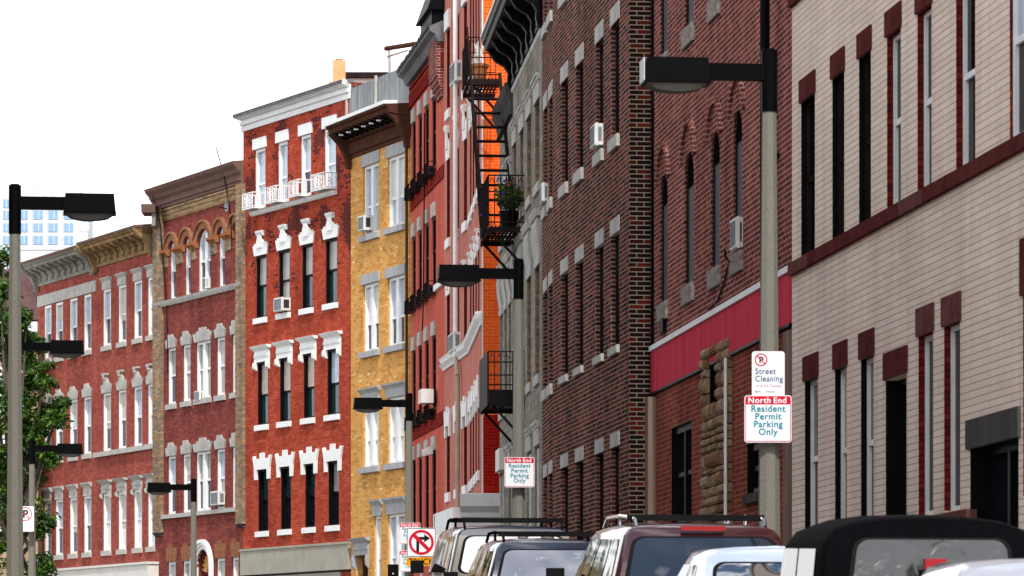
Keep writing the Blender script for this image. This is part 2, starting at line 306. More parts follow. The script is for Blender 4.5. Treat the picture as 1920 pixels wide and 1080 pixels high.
def win(b, x0, x1, vb, vt, f=None, fm='white', cw=.07, rev=.10, up='g_sky', lo='g_navy', split=.52, dbl=False, arch=0, sill=None, lint=None, mull=.09, one=False, jamb=None, label=None, fd=.07, lin=None, blind=0):
    """a sash window: opening in the wall, frame, panes, sill, lintel"""
    f = f or b.f
    u0, u1 = f.U(x0), f.U(x1); w, h = round(u1-u0, 2), round(vt-vb, 2); uc = (u0+u1)/2
    b.op.append((f, u0, u1, vb, vt, arch))
    key = ('w', w, h, fm, cw, rev, split, dbl, arch, mull, one, jamb, fd, lin)
    if key not in CACHE:
        mb = MB(); a, c, d = w/2, cw, fd
        y0, y1 = -rev-d, -rev
        if arch:
            sp = h-arch; out = [(-a, 0)]+[(x, z) for x, z in arcpts(w, sp, h)][::-1]+[(a, 0)]
            inn = [(-a+c, c)]+[(x, z) for x, z in arcpts(w-2*c, sp, h-c)][::-1]+[(a-c, c)]
            n = len(out)
            for i in range(n):
                j = (i+1) % n
                mb.quad((out[i][0], rev, out[i][1]), (out[j][0], rev, out[j][1]), (inn[j][0], rev, inn[j][1]), (inn[i][0], rev, inn[i][1]))
                mb.quad((inn[i][0], rev, inn[i][1]), (inn[j][0], rev, inn[j][1]), (inn[j][0], rev+d, inn[j][1]), (inn[i][0], rev+d, inn[i][1]))
        else:
            mb.obox(-a, -a+c, y0, y1, 0, h); mb.obox(a-c, a, y0, y1, 0, h)
            mb.obox(-a+c, a-c, y0, y1, 0, c); mb.obox(-a+c, a-c, y0, y1, h-c, h)
        if not one: mb.obox(-a+c, a-c, y0+.005, y0+.05, h*split-.03, h*split+.03)
        if dbl: mb.obox(-mull/2, mull/2, y0+.002, y1+.01, c, h-c)
        if lin:
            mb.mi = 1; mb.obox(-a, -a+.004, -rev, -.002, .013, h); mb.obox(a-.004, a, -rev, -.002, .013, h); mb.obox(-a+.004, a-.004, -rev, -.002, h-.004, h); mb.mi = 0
        if jamb is not None and jamb > 0: mb.obox(-a+.003, -a+c*.6, y1, -.015, .003, h-.003)
        CACHE[key] = (mb.mesh('window', [fm, lin] if lin else fm), None)
        pu = MB(); pl = MB(); py = rev+fd-.025
        zs = h*split if not one else c
        if arch:
            pu.quad(*[(-a+c, py, zs)]+[(-a+c, py, h-arch)]+[(x, py, z) for x, z in arcpts(w-2*c, h-arch, h-c)][::-1]+[(a-c, py, zs)])
        else: pu.quad((-a+c, py, zs), (a-c, py, zs), (a-c, py, h-c), (-a+c, py, h-c))
        pl.quad((-a+c, py+.01, c), (a-c, py+.01, c), (a-c, py+.01, zs), (-a+c, py+.01, zs))
        CACHE[key] = (CACHE[key][0], pu, pl)
    fr, pu, pl = CACHE[key]
    o = b.part('window', None, None, f, me=fr, off=(uc, 0, vb))
    if label: o['label'] = label
    for mbp, mt in ((pu, up), (pl, lo)):
        if one and mbp is pl: continue
        k2 = key+(mt, mbp is pu)
        if k2 not in CACHE: CACHE[k2] = mbp.mesh('pane', mt)
        link('pane', CACHE[k2], o)
    if blind:
        k5 = key+('b', blind); zt_ = h-cw; zb_ = cw+(h-2*cw)*(1-blind)
        if k5 not in CACHE: CACHE[k5] = MB().quad((-w/2+cw, rev+fd-.03, zb_), (w/2-cw, rev+fd-.03, zb_), (w/2-cw, rev+fd-.03, zt_), (-w/2+cw, rev+fd-.03, zt_)).mesh('blind', 'blindcloth')
        link('blind', CACHE[k5], o)
    if sill:
        mt, ov, hh, pr = sill; k3 = ('s', w)+sill
        if k3 not in CACHE: CACHE[k3] = MB().obox(-w/2-ov, w/2+ov, -rev if rev < .2 else -.1, pr, -hh, 0.012).mesh('sill', mt)
        link('sill', CACHE[k3], o)
    if lint:
        k4 = ('l', w, h)+lint
        if k4 not in CACHE: CACHE[k4] = LINT[lint[0]](w, h, *lint[2:]).mesh('lintel', lint[1])
        link('lintel', CACHE[k4], o)
    return o
# lintel shapes, in window coordinates (x from the centre, z from the sill, window head at z=h)
def l_flat(w, h, hh, ov=.08, pr=.03, drop=0): return MB().obox(-w/2-ov, w/2+ov, -.1, pr, h-drop, h+hh)
def l_cap(w, h, hh, ov=.08, pr=.04, fl=.07):
    mb = l_flat(w, h, hh*.72, ov, pr)
    return mb.prof([(-.05, h+hh*.72), (pr+fl*.25, h+hh*.72), (pr+fl*.6, h+hh*.86), (pr+fl, h+hh*.88), (pr+fl, h+hh), (-.05, h+hh)], -w/2-ov-.06, w/2+ov+.06)
def l_crown(w, h, hh, ov=.06, fl=.14, pr=.05, cap=False):
    a, c = w/2+ov, w/2+fl
    p = [(-a, h), (a, h), (c, h+hh*.60), (c*.62, h+hh*.64), (c*.60, h+hh*.76), (c*.34, h+hh*.78), (c*.32, h+hh*.98), (-c*.32, h+hh), (-c*.34, h+hh*.78), (-c*.60, h+hh*.76), (-c*.62, h+hh*.64), (-c, h+hh*.60)]
    mb = MB().prism(p, -.08, pr)
    mb.prism([(-.05-w*.04, h), (.05+w*.04, h), (.07+w*.1, h+hh*.97), (-.07-w*.1, h+hh*.97)], pr, pr+.035)
    if cap:
        mb.prism([(-.10, h+hh*1.0), (.10, h+hh*1.0), (.06, h+hh*1.16), (.17, h+hh*1.3), (.17, h+hh*1.42), (-.17, h+hh*1.42), (-.17, h+hh*1.3), (-.06, h+hh*1.16)], -.02, pr+.08)
    return mb
def l_vase(w, h, hh, pr=.04, k=.5):
    a, c = w/2+.05, w/2+.16
    p = [(-a, h), (a, h), (c, h+hh*.44), (c*.8, h+hh*.43), (c*.78, h+hh*.52), (c*.45, h+hh*.50), (c*.34, h+hh*.62), (-c*.34, h+hh*.62), (-c*.45, h+hh*.50), (-c*.78, h+hh*.52), (-c*.8, h+hh*.43), (-c, h+hh*.44)]
    mb = MB().prism(p, -.08, pr)
    z0, z1 = h+hh*.30, h+hh*.80
    mb.prism([(-.15, z0), (.15, z0), (.20, z0+.5*(z1-z0)), (.10, z1), (-.10, z1), (-.20, z0+.5*(z1-z0))], pr, pr+.07*k)
    z = h+hh*.78
    mb.prof([(-.05, z), (.08*k, z), (.14*k, z+.05), (.20*k, h+hh*.92), (.22*k, h+hh), (-.05, h+hh)], -.22, .22)
    mb.prism([(-.08, z-.02), (.08, z-.02), (.24, h+hh*.93), (-.24, h+hh*.93)], .08*k, .13*k)
    return mb
def l_castle(w, h, hh, leg, pr=.05, lw=.17):
    a, c = w/2, w/2+lw
    p = [(-c, h-leg), (-a, h-leg), (-a, h), (a, h), (a, h-leg), (c, h-leg), (c+.02, h+hh*.15), (c+.13, h+hh*.82), (c-.02, h+hh*.84), (c-.06, h+hh*.66), (.14, h+hh*.64), (.14, h+hh), (-.14, h+hh), (-.14, h+hh*.64), (-c+.06, h+hh*.66), (-c+.02, h+hh*.84), (-c-.13, h+hh*.82), (-c-.02, h+hh*.15)]
    return MB().prism(p, -.08, pr)
def l_hood(w, h, hh, ov=.16, ear=.2, pr=.04):
    a = w/2+ov; mb = MB()
    mb.prof([(-.08, h), (pr, h), (pr, h+hh*.3), (pr+.02, h+hh*.32), (pr+.02, h+hh*.5), (pr, h+hh*.52), (pr, h+hh*.68), (pr+.03, h+hh*.78), (pr+.05, h+hh*.80), (pr+.09, h+hh*.92), (pr+.10, h+hh), (-.08, h+hh)], -a, a)
    mb.prof([(pr+.05, h+hh*.82), (pr+.10, h+hh*.93), (pr+.12, h+hh*1.02), (-.05, h+hh*1.02), (-.05, h+hh*.82)], -a-.08, a+.08)
    for sgn in (-1, 1):
        xa, xb = sorted((sgn*(w/2+.0), sgn*a))
        mb.prof([(-.05, h-ear), (pr*.4, h-ear), (pr+.05, h-ear*.75), (pr+.06, h-ear*.35), (pr+.04, h), (-.05, h)], xa, xb)
    return mb
def l_none(w, h): return MB()
def l_dark(w, h, hh, ov=.12, pr=.03):
    mb = MB(); mb.obox(-w/2-ov+.03, w/2+ov-.03, -.08, pr, h, h+hh*.66)
    mb.prof([(-.05, h+hh*.66), (pr+.01, h+hh*.66), (pr+.05, h+hh*.82), (pr+.08, h+hh*.86), (pr+.09, h+hh), (-.05, h+hh)], -w/2-ov-.05, w/2+ov+.05)
    return mb
def l_key(w, h, hh, pr=.06):
    mb = MB().prism([(-.07, h), (.07, h), (.11, h+hh), (-.11, h+hh)], -.05, pr+.03)
    for s in (-1, 1):
        mb.prism([(s*.10, h), (s*(w/2+.04), h), (s*(w/2+.12), h+hh*.78), (s*.15, h+hh*.84)], -.05, pr*.5)
    return mb
def l_tongue(w, h, hh, pr=.08):                             # long hanging bracket with a bulging middle
    mb = MB(); a = w/2+.12
    k = .36; mb.prof([(-.05, h), (.05*k, h), (.08*k, h+.1), (.05*k, h+.15), (.17*k, h+hh*.45), (.22*k, h+hh*.7), (.12*k, h+hh*.86), (-.05, h+hh*.86)], -a, a)
    mb.prof([(-.05, h+hh*.86), (.2*k, h+hh*.86), (.28*k, h+hh*.95), (.30*k, h+hh), (-.05, h+hh)], -a-.1, a+.1)
    return mb
LINT = dict(flat=l_flat, cap=l_cap, crown=l_crown, vase=l_vase, castle=l_castle, hood=l_hood, dark=l_dark, key=l_key, tongue=l_tongue)

def wall(mb, f, u0, u1, v0, v1, ops, rev=.14):
    """front sheet with real openings and reveals"""
    ops = [o for o in ops if o[0] is f]
    us = sorted({u0, u1}|{x for o in ops for x in o[1:3] if u0 < x < u1}); vs = sorted({v0, v1}|{x for o in ops for x in o[3:5] if v0 < x < v1})
    for i in range(len(us)-1):
        j = 0
        while j < len(vs)-1:
            uc = (us[i]+us[i+1])/2
            free = lambda k: not any(o[1] < uc < o[2] and o[3] < (vs[k]+vs[k+1])/2 < o[4] for o in ops)
            if not free(j): j += 1; continue
            k = j
            while k+1 < len(vs)-1 and free(k+1): k += 1
            mb.quad((us[i], 0, vs[j]), (us[i+1], 0, vs[j]), (us[i+1], 0, vs[k+1]), (us[i], 0, vs[k+1])); j = k+1
    for _, a, b, c, d, arch in ops:
        r = rev; dd = d-arch
        mb.quad((a, 0, c), (a, r, c), (a, r, dd), (a, 0, dd)); mb.quad((b, 0, c), (b, 0, dd), (b, r, dd), (b, r, c))
        mb.quad((a, 0, c), (b, 0, c), (b, r, c), (a, r, c))
        if not arch: mb.quad((a, 0, d), (a, r, d), (b, r, d), (b, 0, d))
        else:
            pts = [((a+b)/2+x, z) for x, z in arcpts(b-a, dd, d)]
            for (xa, za), (xb, zb) in zip(pts, pts[1:]):
                mb.quad((xa, 0, za), (xb, 0, zb), (xb, 0, d), (xa, 0, d)); mb.quad((xa, 0, za), (xa, r, za), (xb, r, zb), (xb, 0, zb))
def shell(mb, f, u0, u1, v0, v1, depth):
    """sides, back and roof behind a front sheet"""
    mb.quad((u0, 0, v0), (u0, depth, v0), (u0, depth, v1), (u0, 0, v1)); mb.quad((u1, 0, v0), (u1, 0, v1), (u1, depth, v1), (u1, depth, v0))
    mb.quad((u0, depth, v0), (u1, depth, v0), (u1, depth, v1), (u0, depth, v1)); mb.quad((u0, 0, v1), (u0, depth, v1), (u1, depth, v1), (u1, 0, v1))

# the chain of facades, from the near right-hand end of the street to its far left
fA = Face(1485, 1990, 94, 1485, 46.0)
fC = Face(1038, 1180, 75, 1180, 58.1)
fC2 = Face(1017, 1038, 460, 1038, fC.z0)
fB = Face(1190, 1485, 158, 1222, 58.25)
fK = Face(962, 1016.5, 440, 1016.5, fC2.z0)
fK2 = Face(937, 962, 440, 962, fK.z0)
zJ = fK2.z0*1.024
fJ2 = Face(880, 904, 610, 904, zJ)
fJ = Face(833, 880, 10, 880, fJ2.z0)
fI = Face(771, 833, -50, 833, fJ.z0)
fH = Face(658, 771, -2000, 771, fI.z0)
fE = Face(456, 658, -2800, 658, fH.z0)
fF = Face(291, 456, -2520, 456, fE.z0)
fG = Face(71, 291, -2450, 291, fF.z0)
def air_con(name, label, f, x0, x1, yt, yb, out=.13, dark=False, grille_front=True):
    """window air conditioner standing out of a window; x0..x1 its columns on the wall, yt,yb rows at x1"""
    u1 = f.U(x1); u0 = f.U(x0); vb, vt = f.V(x1, yb), f.V(x1, yt); w, h = u1-u0, vt-vb
    t = thing(name, label, 'air conditioner', mat=f.M @ T(u0, 0, vb), group='window air conditioners')
    mb = MB(); r = .03
    mb.obox(0, w, -.12, out, 0, h)
    mb.obox(-.012, w+.012, out-.05, out-.02, -.012, h+.012)
    link('casing', mb.mesh('casing', 'acwhite'), t)
    g = MB(); n = 9
    for i in range(n):
        z = h*.12+h*.76*i/(n-1); g.obox(w*.08, w*.92, out, out+.008, z-.012, z+.012)
    g.obox(w*.08, w*.92, out, out+.003, h*.1, h*.9); link('grille', g.mesh('grille', 'acgrille'), t)
    s = MB()                                                # side louvres (the side that faces down the street)
    s.box(w+.001, w+.004, -out*.78, -out*.18, h*.18, h*.84)
    for i in range(6):
        z = h*.22+h*.56*i/5; s.box(w+.004, w+.010, -out*.78, -out*.18, z-.008, z+.008)
    link('side_vent', s.mesh('side_vent', 'acdark' if dark else 'acgrille'), t)
    return t
# ================================================================== A: pink painted brick building (nearest, right)
b = Building('brick_building', 'pink painted brick building with dark red lintels, nearest on the right', 'building', fA); f = fA
r1t, r1b = f.V(1502, 194), f.V(1505, 484)
r2t, r2b = f.V(1506, 717), f.V(1729, 968)
kw = dict(fm='white', cw=.05, rev=.065, split=.5, fd=.06, lin='b_dkred')
for i, (x0, x1) in enumerate([(1502, 1528), (1560.5, 1583), (1610.5, 1633), (1663, 1689), (1720, 1746.7), (1792.5, 1828.6), (1893, 1950)]):
    k = dict(kw, fm='iron' if i < 3 else 'white', up='g_black', lo='g_black')
    if i < 3: k['lin'] = 'blackpaint'
    if i == 6: k.update(rev=.03, up='g_sky')
    win(b, x0, x1, r1b, r1t, **k, lint=('flat', 'brownstone', f.V(1501.7, 152)-r1t, .05, .02))
for i, (x0, x1) in enumerate([(1509, 1533.4), (1565.4, 1587.6), (1614, 1638), (1722, 1749.5), (1770, 1800)]):
    k = dict(kw, up='g_blindgrey' if i == 1 else 'g_teal', lo='g_black', one=i > 2)
    if i > 2: k['up'] = 'g_black'
    else: k['lin'] = 'blackpaint'
    win(b, x0, x1, r2b, r2t, **k, lint=('flat', 'brownstone' if i < 3 else 'brownstone_dusty', f.V(1505, 672)-f.V(1506, 717), .06, .02))
dt = f.V(1660, 714); win(b, 1660.5, 1700, .9, dt, fm='blackpaint', one=True, up='g_dark', rev=.12, lin='blackpaint', lint=('flat', 'brownstone', f.V(1657, 666)-f.V(1657, 716), .06, .02))
dt2 = f.V(1815, 843); win(b, 1819, 1910, .9, dt2, fm='blackpaint', one=True, up='g_dark', rev=.15, lin='blackpaint', dbl=True, lint=('flat', 'darkstone', f.V(1814.5, 789)-f.V(1815, 843), .08, .03))
r3t = r2t+.02; win(b, 1918, 1945, r2b, f.V(1915, 555), **dict(kw, up='g_dark', lo='g_dark'), lint=('flat', 'brownstone', .5, .06, .02))
TOP = f.V(1485, 15)
for x0, x1 in [(1502, 1528), (1560.5, 1583), (1610.5, 1633), (1663, 1689), (1720, 1746.7), (1792.5, 1828.6), (1893, 1950)]:
    win(b, x0, x1, TOP+.15, TOP+2.1, fm='white', cw=.05, rev=.065, up='g_dark', lo='g_dark')
mb = MB(); wall(mb, f, 0, f.L, ground(f.z1)-.6, TOP+4.2, b.op, .27); shell(mb, f, 0, f.L, ground(f.z1)-.6, TOP+4.2, 9)
b.part('wall', mb, 'b_A')
bt, bb = f.V(1485, 495), f.V(1487, 517)
mb = MB(); u = 0
while u < f.L:                                              # belt course of separate stones
    e = min(f.L, u+random.uniform(.9, 1.4)); mb.mi = random.choice([0, 0, 0, 1]); mb.obox(u+.004, e-.004, -.1, .05+random.uniform(0, .006), bb, bt); u = e
b.part('belt_course', mb, ['brownstone', 'brownstone_dusty'])
mb = MB().obox(0, f.L, -.1, .05, TOP, TOP+.28); b.part('belt_course', mb, 'brownstone')
s0 = f.V(1729, 972); mb = MB().obox(f.U(1692), f.U(1822), -.05, .05, s0-.5, s0); b.part('base_course', mb, 'brownstone_dusty')
mb = MB().obox(0, f.L, -.1, .10, TOP+4.0, TOP+4.3); b.part('coping', mb, 'stone')
# ================================================================== B: old red brick with arched windows
b = Building('brick_building', 'old red brick building with narrow arched windows and a red fascia band', 'building', fB); f = fB
for i, (x0, x1, yc, ys, xs) in enumerate([(1238, 1252, 328, 574, 1238), (1284, 1301, 284.6, 541, 1284), (1333, 1349.6, 246.7, 512, 1330), (1375, 1391.7, 206, 484, 1371)]):
    xm = (x0+x1)/2; vt = f.V(xm, yc); vb = f.V(xs, ys); w = f.U(x1)-f.U(x0)
    win(b, x0, x1, vb, vt, fm='iron', cw=.025, rev=.03, fd=.045, arch=w*.5, up='g_slate', lo='g_slate', one=True, sill=('roughstone', .08, .24, .045))
    for vz in (vb, vb+3.52): b.part('arch_head_shade', MB()._add([((f.U(x0)+f.U(x1))/2+x, .035, z) for x, z in arcpts(w-.04, vt+(vz-vb)-w*.55, vt+(vz-vb)-.02)], [list(range(11))]), 'blackvoid')  # black half-round sheet paints the dark shading in the window head
    vb2 = vb+3.52; o = win(b, x0, x1, vb2, vt+3.5, fm='iron', cw=.025, rev=.03, fd=.045, arch=w*.5, up='g_slate', lo='g_slate', one=True, sill=('roughstone', .08, .24, .045))
for i, (x0, x1, yt, yb) in enumerate([(1259, 1296.7, 806, 970), (1401, 1426, 836, 931)]):
    win(b, x0, x1, f.V(x0, yb+ (20 if i == 0 else 0)), f.V(x0, yt-3), fm='blackpaint', cw=.09, rev=.06, lin='blackpaint', up='g_dark', lo='g_dark', dbl=(i == 0), sill=('darkstone', .04, .1, .06), lint=None)
cut = f.V(1224, 737)
mb = MB(); wall(mb, f, 0, f.L, cut+.1, f.V(1300, -330), b.op, .2); shell(mb, f, 0, f.L, cut+.1, f.V(1300, -330), 8.9); b.part('wall', mb, 'b_B')
mb = MB(); wall(mb, f, 0, f.L, .5, cut+.1, b.op, .2); shell(mb, f, 0, f.L, .5, cut+.1, 8.9); b.part('ground_floor_wall', mb, 'b_Blow')
# brick drip arches over the windows
for (_, u0, u1, c, d, arch) in b.op[:8]:
    if not arch: continue
    uc, w = (u0+u1)/2, (u1-u0)
    for k, (ro, ri, pr) in enumerate([(w*.5+.30, w*.5+.21, .045)]):
        P = [(uc+ro*math.cos(math.pi*(.1+.8*i/12)), d-arch+.07+ro*1.15*math.sin(math.pi*(.1+.8*i/12))) for i in range(13)]
        Q = [(uc+ri*math.cos(math.pi*(.1+.8*i/12)), d-arch+.07+ri*1.15*math.sin(math.pi*(.1+.8*i/12))) for i in range(13)]
        mb = MB()
        for i in range(12): mb.prism([P[i], P[i+1], Q[i+1], Q[i]], -.02, pr)
        b.part('drip_arch', mb, 'b_B')
t0, t1 = f.V(1224, 660), f.V(1224, 737); uL = f.U(1224)
mb = MB().obox(uL, f.L+.02, -.05, .035, t1, t0); b.part('fascia_band', mb, 'redband')
mb = MB(); mb.obox(uL, f.L+.02, -.05, .06, t0+.002, t0+.075); b.part('gutter', mb, 'white')
mb = MB().obox(uL, f.L+.02, -.05, .04, t1-.035, t1-.002); b.part('fascia_edge', mb, 'blackpaint')
# rubble stone column with a slot
uc0, uc1 = f.U(1324), f.U(1373); st = f.V(1330, 672); rnd = random.Random(4)
mb = MB(); z = .8; us0, us1 = f.U(1334), f.U(1353)
slot0, slot1 = f.V(1340, 752), f.V(1345, 684)
while z < st:                                               # each course: irregular rounded stones
    h = rnd.uniform(.07, .21); u = uc0
    while u < uc1-.02:
        e = min(uc1, u+rnd.uniform(.18, .5)); e = uc1 if uc1-e < .12 else e
        segs = [(u, e)]
        if z+h > slot0 and z < slot1: segs = [(u, min(e, us0)), (max(u, us1), e)]
        for a, c in segs:
            if c-a > .03:
                pr = rnd.uniform(.06, .11); q = .018; mb.mi = rnd.randrange(4)
                mb.prof([(-.05, z+.006), (pr*.7, z+.008), (pr, z+h*.3), (pr, z+h*.7), (pr*.75, z+h-.008), (-.05, z+h-.006)], a+.006, c-.006)
        u = e
    z += h
for nm, c in (('rubble_a', (.25, .165, .095)), ('rubble_b', (.32, .22, .13)), ('rubble_c', (.30, .235, .17)), ('rubble_d', (.22, .12, .07))):
    M[nm] = plain('golden_rubble_stone', c+(1,), .95, .45, 9, bump=.8)
b.part('stone_column', mb, ['rubble_a', 'rubble_b', 'rubble_c', 'rubble_d'])
mb = MB().obox(us0-.02, us1+.02, .012, .02, slot0-.1, slot1+.1); b.part('slot_recess', mb, 'blackvoid')
mb = MB().tube((f.U(1373.5), -.09, .6), (f.U(1373.5), -.09, f.V(1372, 672)), .022, 10); b.part('conduit', mb, 'white')
mb = MB().obox(f.U(1474), f.L, -.05, .04, .5, t1-.08); b.part('corner_pilaster', mb, 'tanstone')
mb = MB().obox(f.U(1225), f.U(1231), -.05, .12, .5, t1-.08); b.part('corner_strip', mb, 'tanstone')
up = f.U(1459); mb = MB().tube((up, -.16, .5), (up, -.16, f.V(1459, -330)), .06, 10)
for k in range(4): mb.obox(up-.09, up+.09, -.02, .1, 3+k*2.4, 3.05+k*2.4)
b.part('downpipe', mb, 'lampblack', smooth=False)
ca = [(1383, 470, .16), (1382, 482, .15), (1372, 492, .03), (1366, 505, .02), (1362, 525, .02), (1354, 548, .02), (1348, 566, .02), (1342, 580, .10)]
tag(link('cable', MB().path([(f.U(x), -o, f.V(x, y)) for x, y, o in ca], .014, 6).mesh('cable', 'blackpaint'), None, f.M), 'black cable trailing down the red brick below the arched windows', 'cable')
mb = MB().obox(f.U(1244), f.U(1250), -.02, .06, f.V(1247, 623), f.V(1247, 598)); b.part('iron_anchor', mb, 'blackpaint')
air_con('air_conditioner', 'white window air conditioner in the rightmost arched window of the old red brick', f, 1382, 1393, 407, 463, out=.09, dark=True)
# ================================================================== C: dark clinker brick
b = Building('brick_building', 'dark clinker brick building with grey lintels and an end wall coloured dark for shade', 'building', fC); f = fC
cols = [(1052, 1065), (1079.6, 1093.5), (1116.7, 1131.5), (1145.5, 1161)]
cols2 = [(1019.5, 1026), (1029.5, 1036)]
R = [(f.V(1145, 267), f.V(1148, 49), f.V(1145.4, 19.4)), (f.V(1148, 655), f.V(1148, 441.5), f.V(1146.3, 414.6)), (f.V(1153, 1062), f.V(1153, 838), f.V(1151, 812))]
R = [(R[0][0]+R[0][0]-R[1][0], R[0][1]+R[0][1]-R[1][1], R[0][2]+R[0][1]-R[1][1])]+R
for ri, (vb, vt, vl) in enumerate(R):
    for x0, x1 in cols:
        win(b, x0, x1, vb, vt, fm='iron', cw=.03, rev=.07, up='g_blindgrey' if (ri+int(x0)) % 3 else 'g_dark', lo='g_dark', sill=('palestone', .05, vb-(f.V(1148, 668) if ri else 0) if ri == 2 else .17, .05), lint=('flat', 'palestone', round(vl-vt, 2), .04, .012))
    for x0, x1 in cols2:
        win(b, x0, x1, vb, vt, f=fC2, fm='iron', cw=.03, rev=.07, up='g_dark', lo='g_dark', sill=('palestone', .05, .17, .05), lint=('flat', 'palestone', round(vl-vt, 2), .04, .012))
HC = R[0][1]+1.6
mb = MB(); wall(mb, f, 0, f.L, .5, HC, b.op, .28); b.part('wall', mb, 'b_C')
mb = MB(); wall(mb, fC2, 0, fC2.L, .5, HC, b.op, .28); b.part('wall', mb, 'b_C', face=fC2)
D = 9
mb = MB(); e = .022; mb.quad((f.L, 0, .5), (f.L, D, .5), (f.L, D, HC), (f.L, 0, HC)); mb.quad((0, .6, .5), (0, D, .5), (0, D, HC), (0, .6, HC))
mb.quad((0, D, .5), (f.L, D, .5), (f.L, D, HC), (0, D, HC)); mb.quad((0, 0, HC), (0, D, HC), (f.L, D, HC), (f.L, 0, HC)); b.part('end_wall', mb, 'b_Cend')
q = f.M.inverted() @ fC2.M @ Vector((0, 0, 0)); mb = MB().quad((q.x, q.y, HC), (0, 0, HC), (0, D, HC), (q.x, D, HC)); mb.quad((q.x, q.y, .5), (q.x, D, .5), (q.x, D, HC), (q.x, q.y, HC)); b.part('roof', mb, 'slate')
pe = f.M.inverted() @ Vector((0, 0, 0))
mb = MB().tube((f.L+.08, .36, .5), (f.L+.08, .36, HC), .055, 10)
for k in range(int((HC-2)/2.6)): mb.obox(f.L+.0, f.L+.14, -.41, -.40, 2+k*2.6, 2.06+k*2.6)
b.part('downpipe', mb, 'lampblack')
air_con('air_conditioner', 'white window air conditioner on the dark brick front, in its third window from the left', f, 1122, 1131, 231, 271)
air_con('air_conditioner', 'white window air conditioner at the far left edge of the dark brick front', fC2, 1023, 1028, 343, 376, out=.11)
# ================================================================== K: grey stone house with a black cornice
b = Building('stone_house', 'grey stone house with a heavy black bracketed cornice', 'house', fK); f = fK
colsK = [(962.8, 967.5), (975.5, 981.5), (988.5, 995.5), (1003.5, 1011.5)]
RK = [(f.V(1009, 345), f.V(1007, 192)), (f.V(1013, 700), f.V(1007, 500)), (f.V(1008, 1010), f.V(1008, 835))]
for ri, (vb, vt) in enumerate(RK):
    for ci, (x0, x1) in enumerate(colsK):
        l = [('cap', 'palestone', .42, .14, .03, .05), ('tongue', 'palestone', .95), ('cap', 'palestone', .40, .12, .03, .05)][ri]
        win(b, x0, x1, vb, vt, fm='darkbrown' if ri < 2 else 'white', cw=.05, rev=.10, lin='b_pil' if ri < 2 else None, up='g_dark' if ri < 2 else 'g_blind', lo='g_dark', sill=('palestone', .1, .16, .04), lint=l)
cb, ct = f.V(1003.5, 74), f.V(1003.5, 74)+1.1; KO, KV = .52, .60
mb = MB(); wall(mb, f, 0, f.L, .5, ct, b.op, .3); shell(mb, f, 0, f.L, .5, ct, 8); b.part('wall', mb, 'b_K')
ks = lambda l: [(o*KO if o > 0 else o, cb+(z-cb)*KV) for o, z in l]
mb = MB().prof(ks([(-.05, cb), (.10, cb), (.10, cb+.12), (.05, cb+.16), (.05, cb+.75), (.2, cb+.85), (.2, cb+1.0), (1.0, cb+1.15), (1.05, cb+1.3), (1.12, cb+1.36), (1.15, cb+1.6), (-.05, cb+1.75)]), -.15, f.L+.02)
co = b.part('cornice', mb, 'blackpaint')
mb = MB().prof(ks([(1.12, cb+1.55), (1.19, cb+1.55), (1.19, cb+1.64), (-.05, cb+1.80), (-.05, cb+1.76)]), -.17, f.L+.03); b.part('cornice_flashing', mb, 'white', parent=None)
br = ks([(.06, cb-.05), (.16, cb-.02), (.22, cb+.18), (.20, cb+.42), (.34, cb+.62), (.70, cb+.80), (.95, cb+1.12), (.06, cb+1.12)])
for k in range(7):
    u = f.L*(k+.02)/6.05
    b.part('bracket', MB().prof(br, u-.11, u+.11), 'blackpaint')
mb = MB()
for k in range(int(f.L/.2)): b.part('dentil', MB().obox(k*.2+.05, k*.2+.11, 0, .04, cb-.12, cb-.04), 'dirty_white')
for k in range(6):
    u = f.L*(k+.52)/6.05; b.part('frieze_panel', MB().obox(u-.28, u+.28, .02, .04, cb+.12, cb+.40), 'palestone')
# ground floor stone piers
mb = MB()
for x in (966, 971, 984, 999, 1014): mb.obox(f.U(x)-.22, f.U(x)+.22, -.02, .05, .5, RK[2][1]-.1)
b.part('pilasters', mb, 'palestone')
# ------------------------------------------------------------------ K2: the same row continues, lower cornice, mustard attic
b = Building('stone_house', 'narrow grey stone house with a mustard attic, behind the fire escape', 'house', fK2); f = fK2
for vb, vt in RK:
    for ci, (x0, x1) in enumerate([(938, 942), (946, 950), (954, 958)]):
        l = ('tongue', 'palestone', .95) if vt == RK[1][1] else ('cap', 'palestone', .4, .12, .03, .05)
        vv = vt-.5 if vt == RK[0][1] else vt
        win(b, x0, x1, vb, vv, fm='darkbrown', cw=.06, rev=.24, up='g_dark', lo='g_dark', sill=('palestone', .1, .16, .04), lint=l)
cb2 = f.V(958, 222); mb = MB(); wall(mb, f, 0, f.L, .5, cb2+.6, b.op, .3); shell(mb, f, 0, f.L, .5, cb2+.6, 8); b.part('wall', mb, 'b_K')
mb = MB().prof([(-.05, cb2), (.08, cb2), (.04, cb2+.12), (.08, cb2+.3), (.14, cb2+.42), (.16, cb2+.6), (-.05, cb2+.66)], -.12, f.L); b.part('cornice', mb, 'darkstone')
mb = MB(); mb.box(1.4, f.L, .3, 7.5, cb2+.6, cb2+2.2); b.part('attic', mb, 'mustard')
mb = MB()
for x in (942, 948): mb.obox(f.U(x)-.1, f.U(x)+.1, -.02, .05, .5, RK[2][1]-.1)
b.part('pilasters', mb, 'palestone')
tag(link('utility_box', MB().obox(f.U(944), f.U(951), .02, .16, f.V(944, 886), f.V(944, 846)).mesh('utility_box', 'cream'), None, f.M), 'cream box fixed to the grey stone wall behind the small permit sign', 'box')
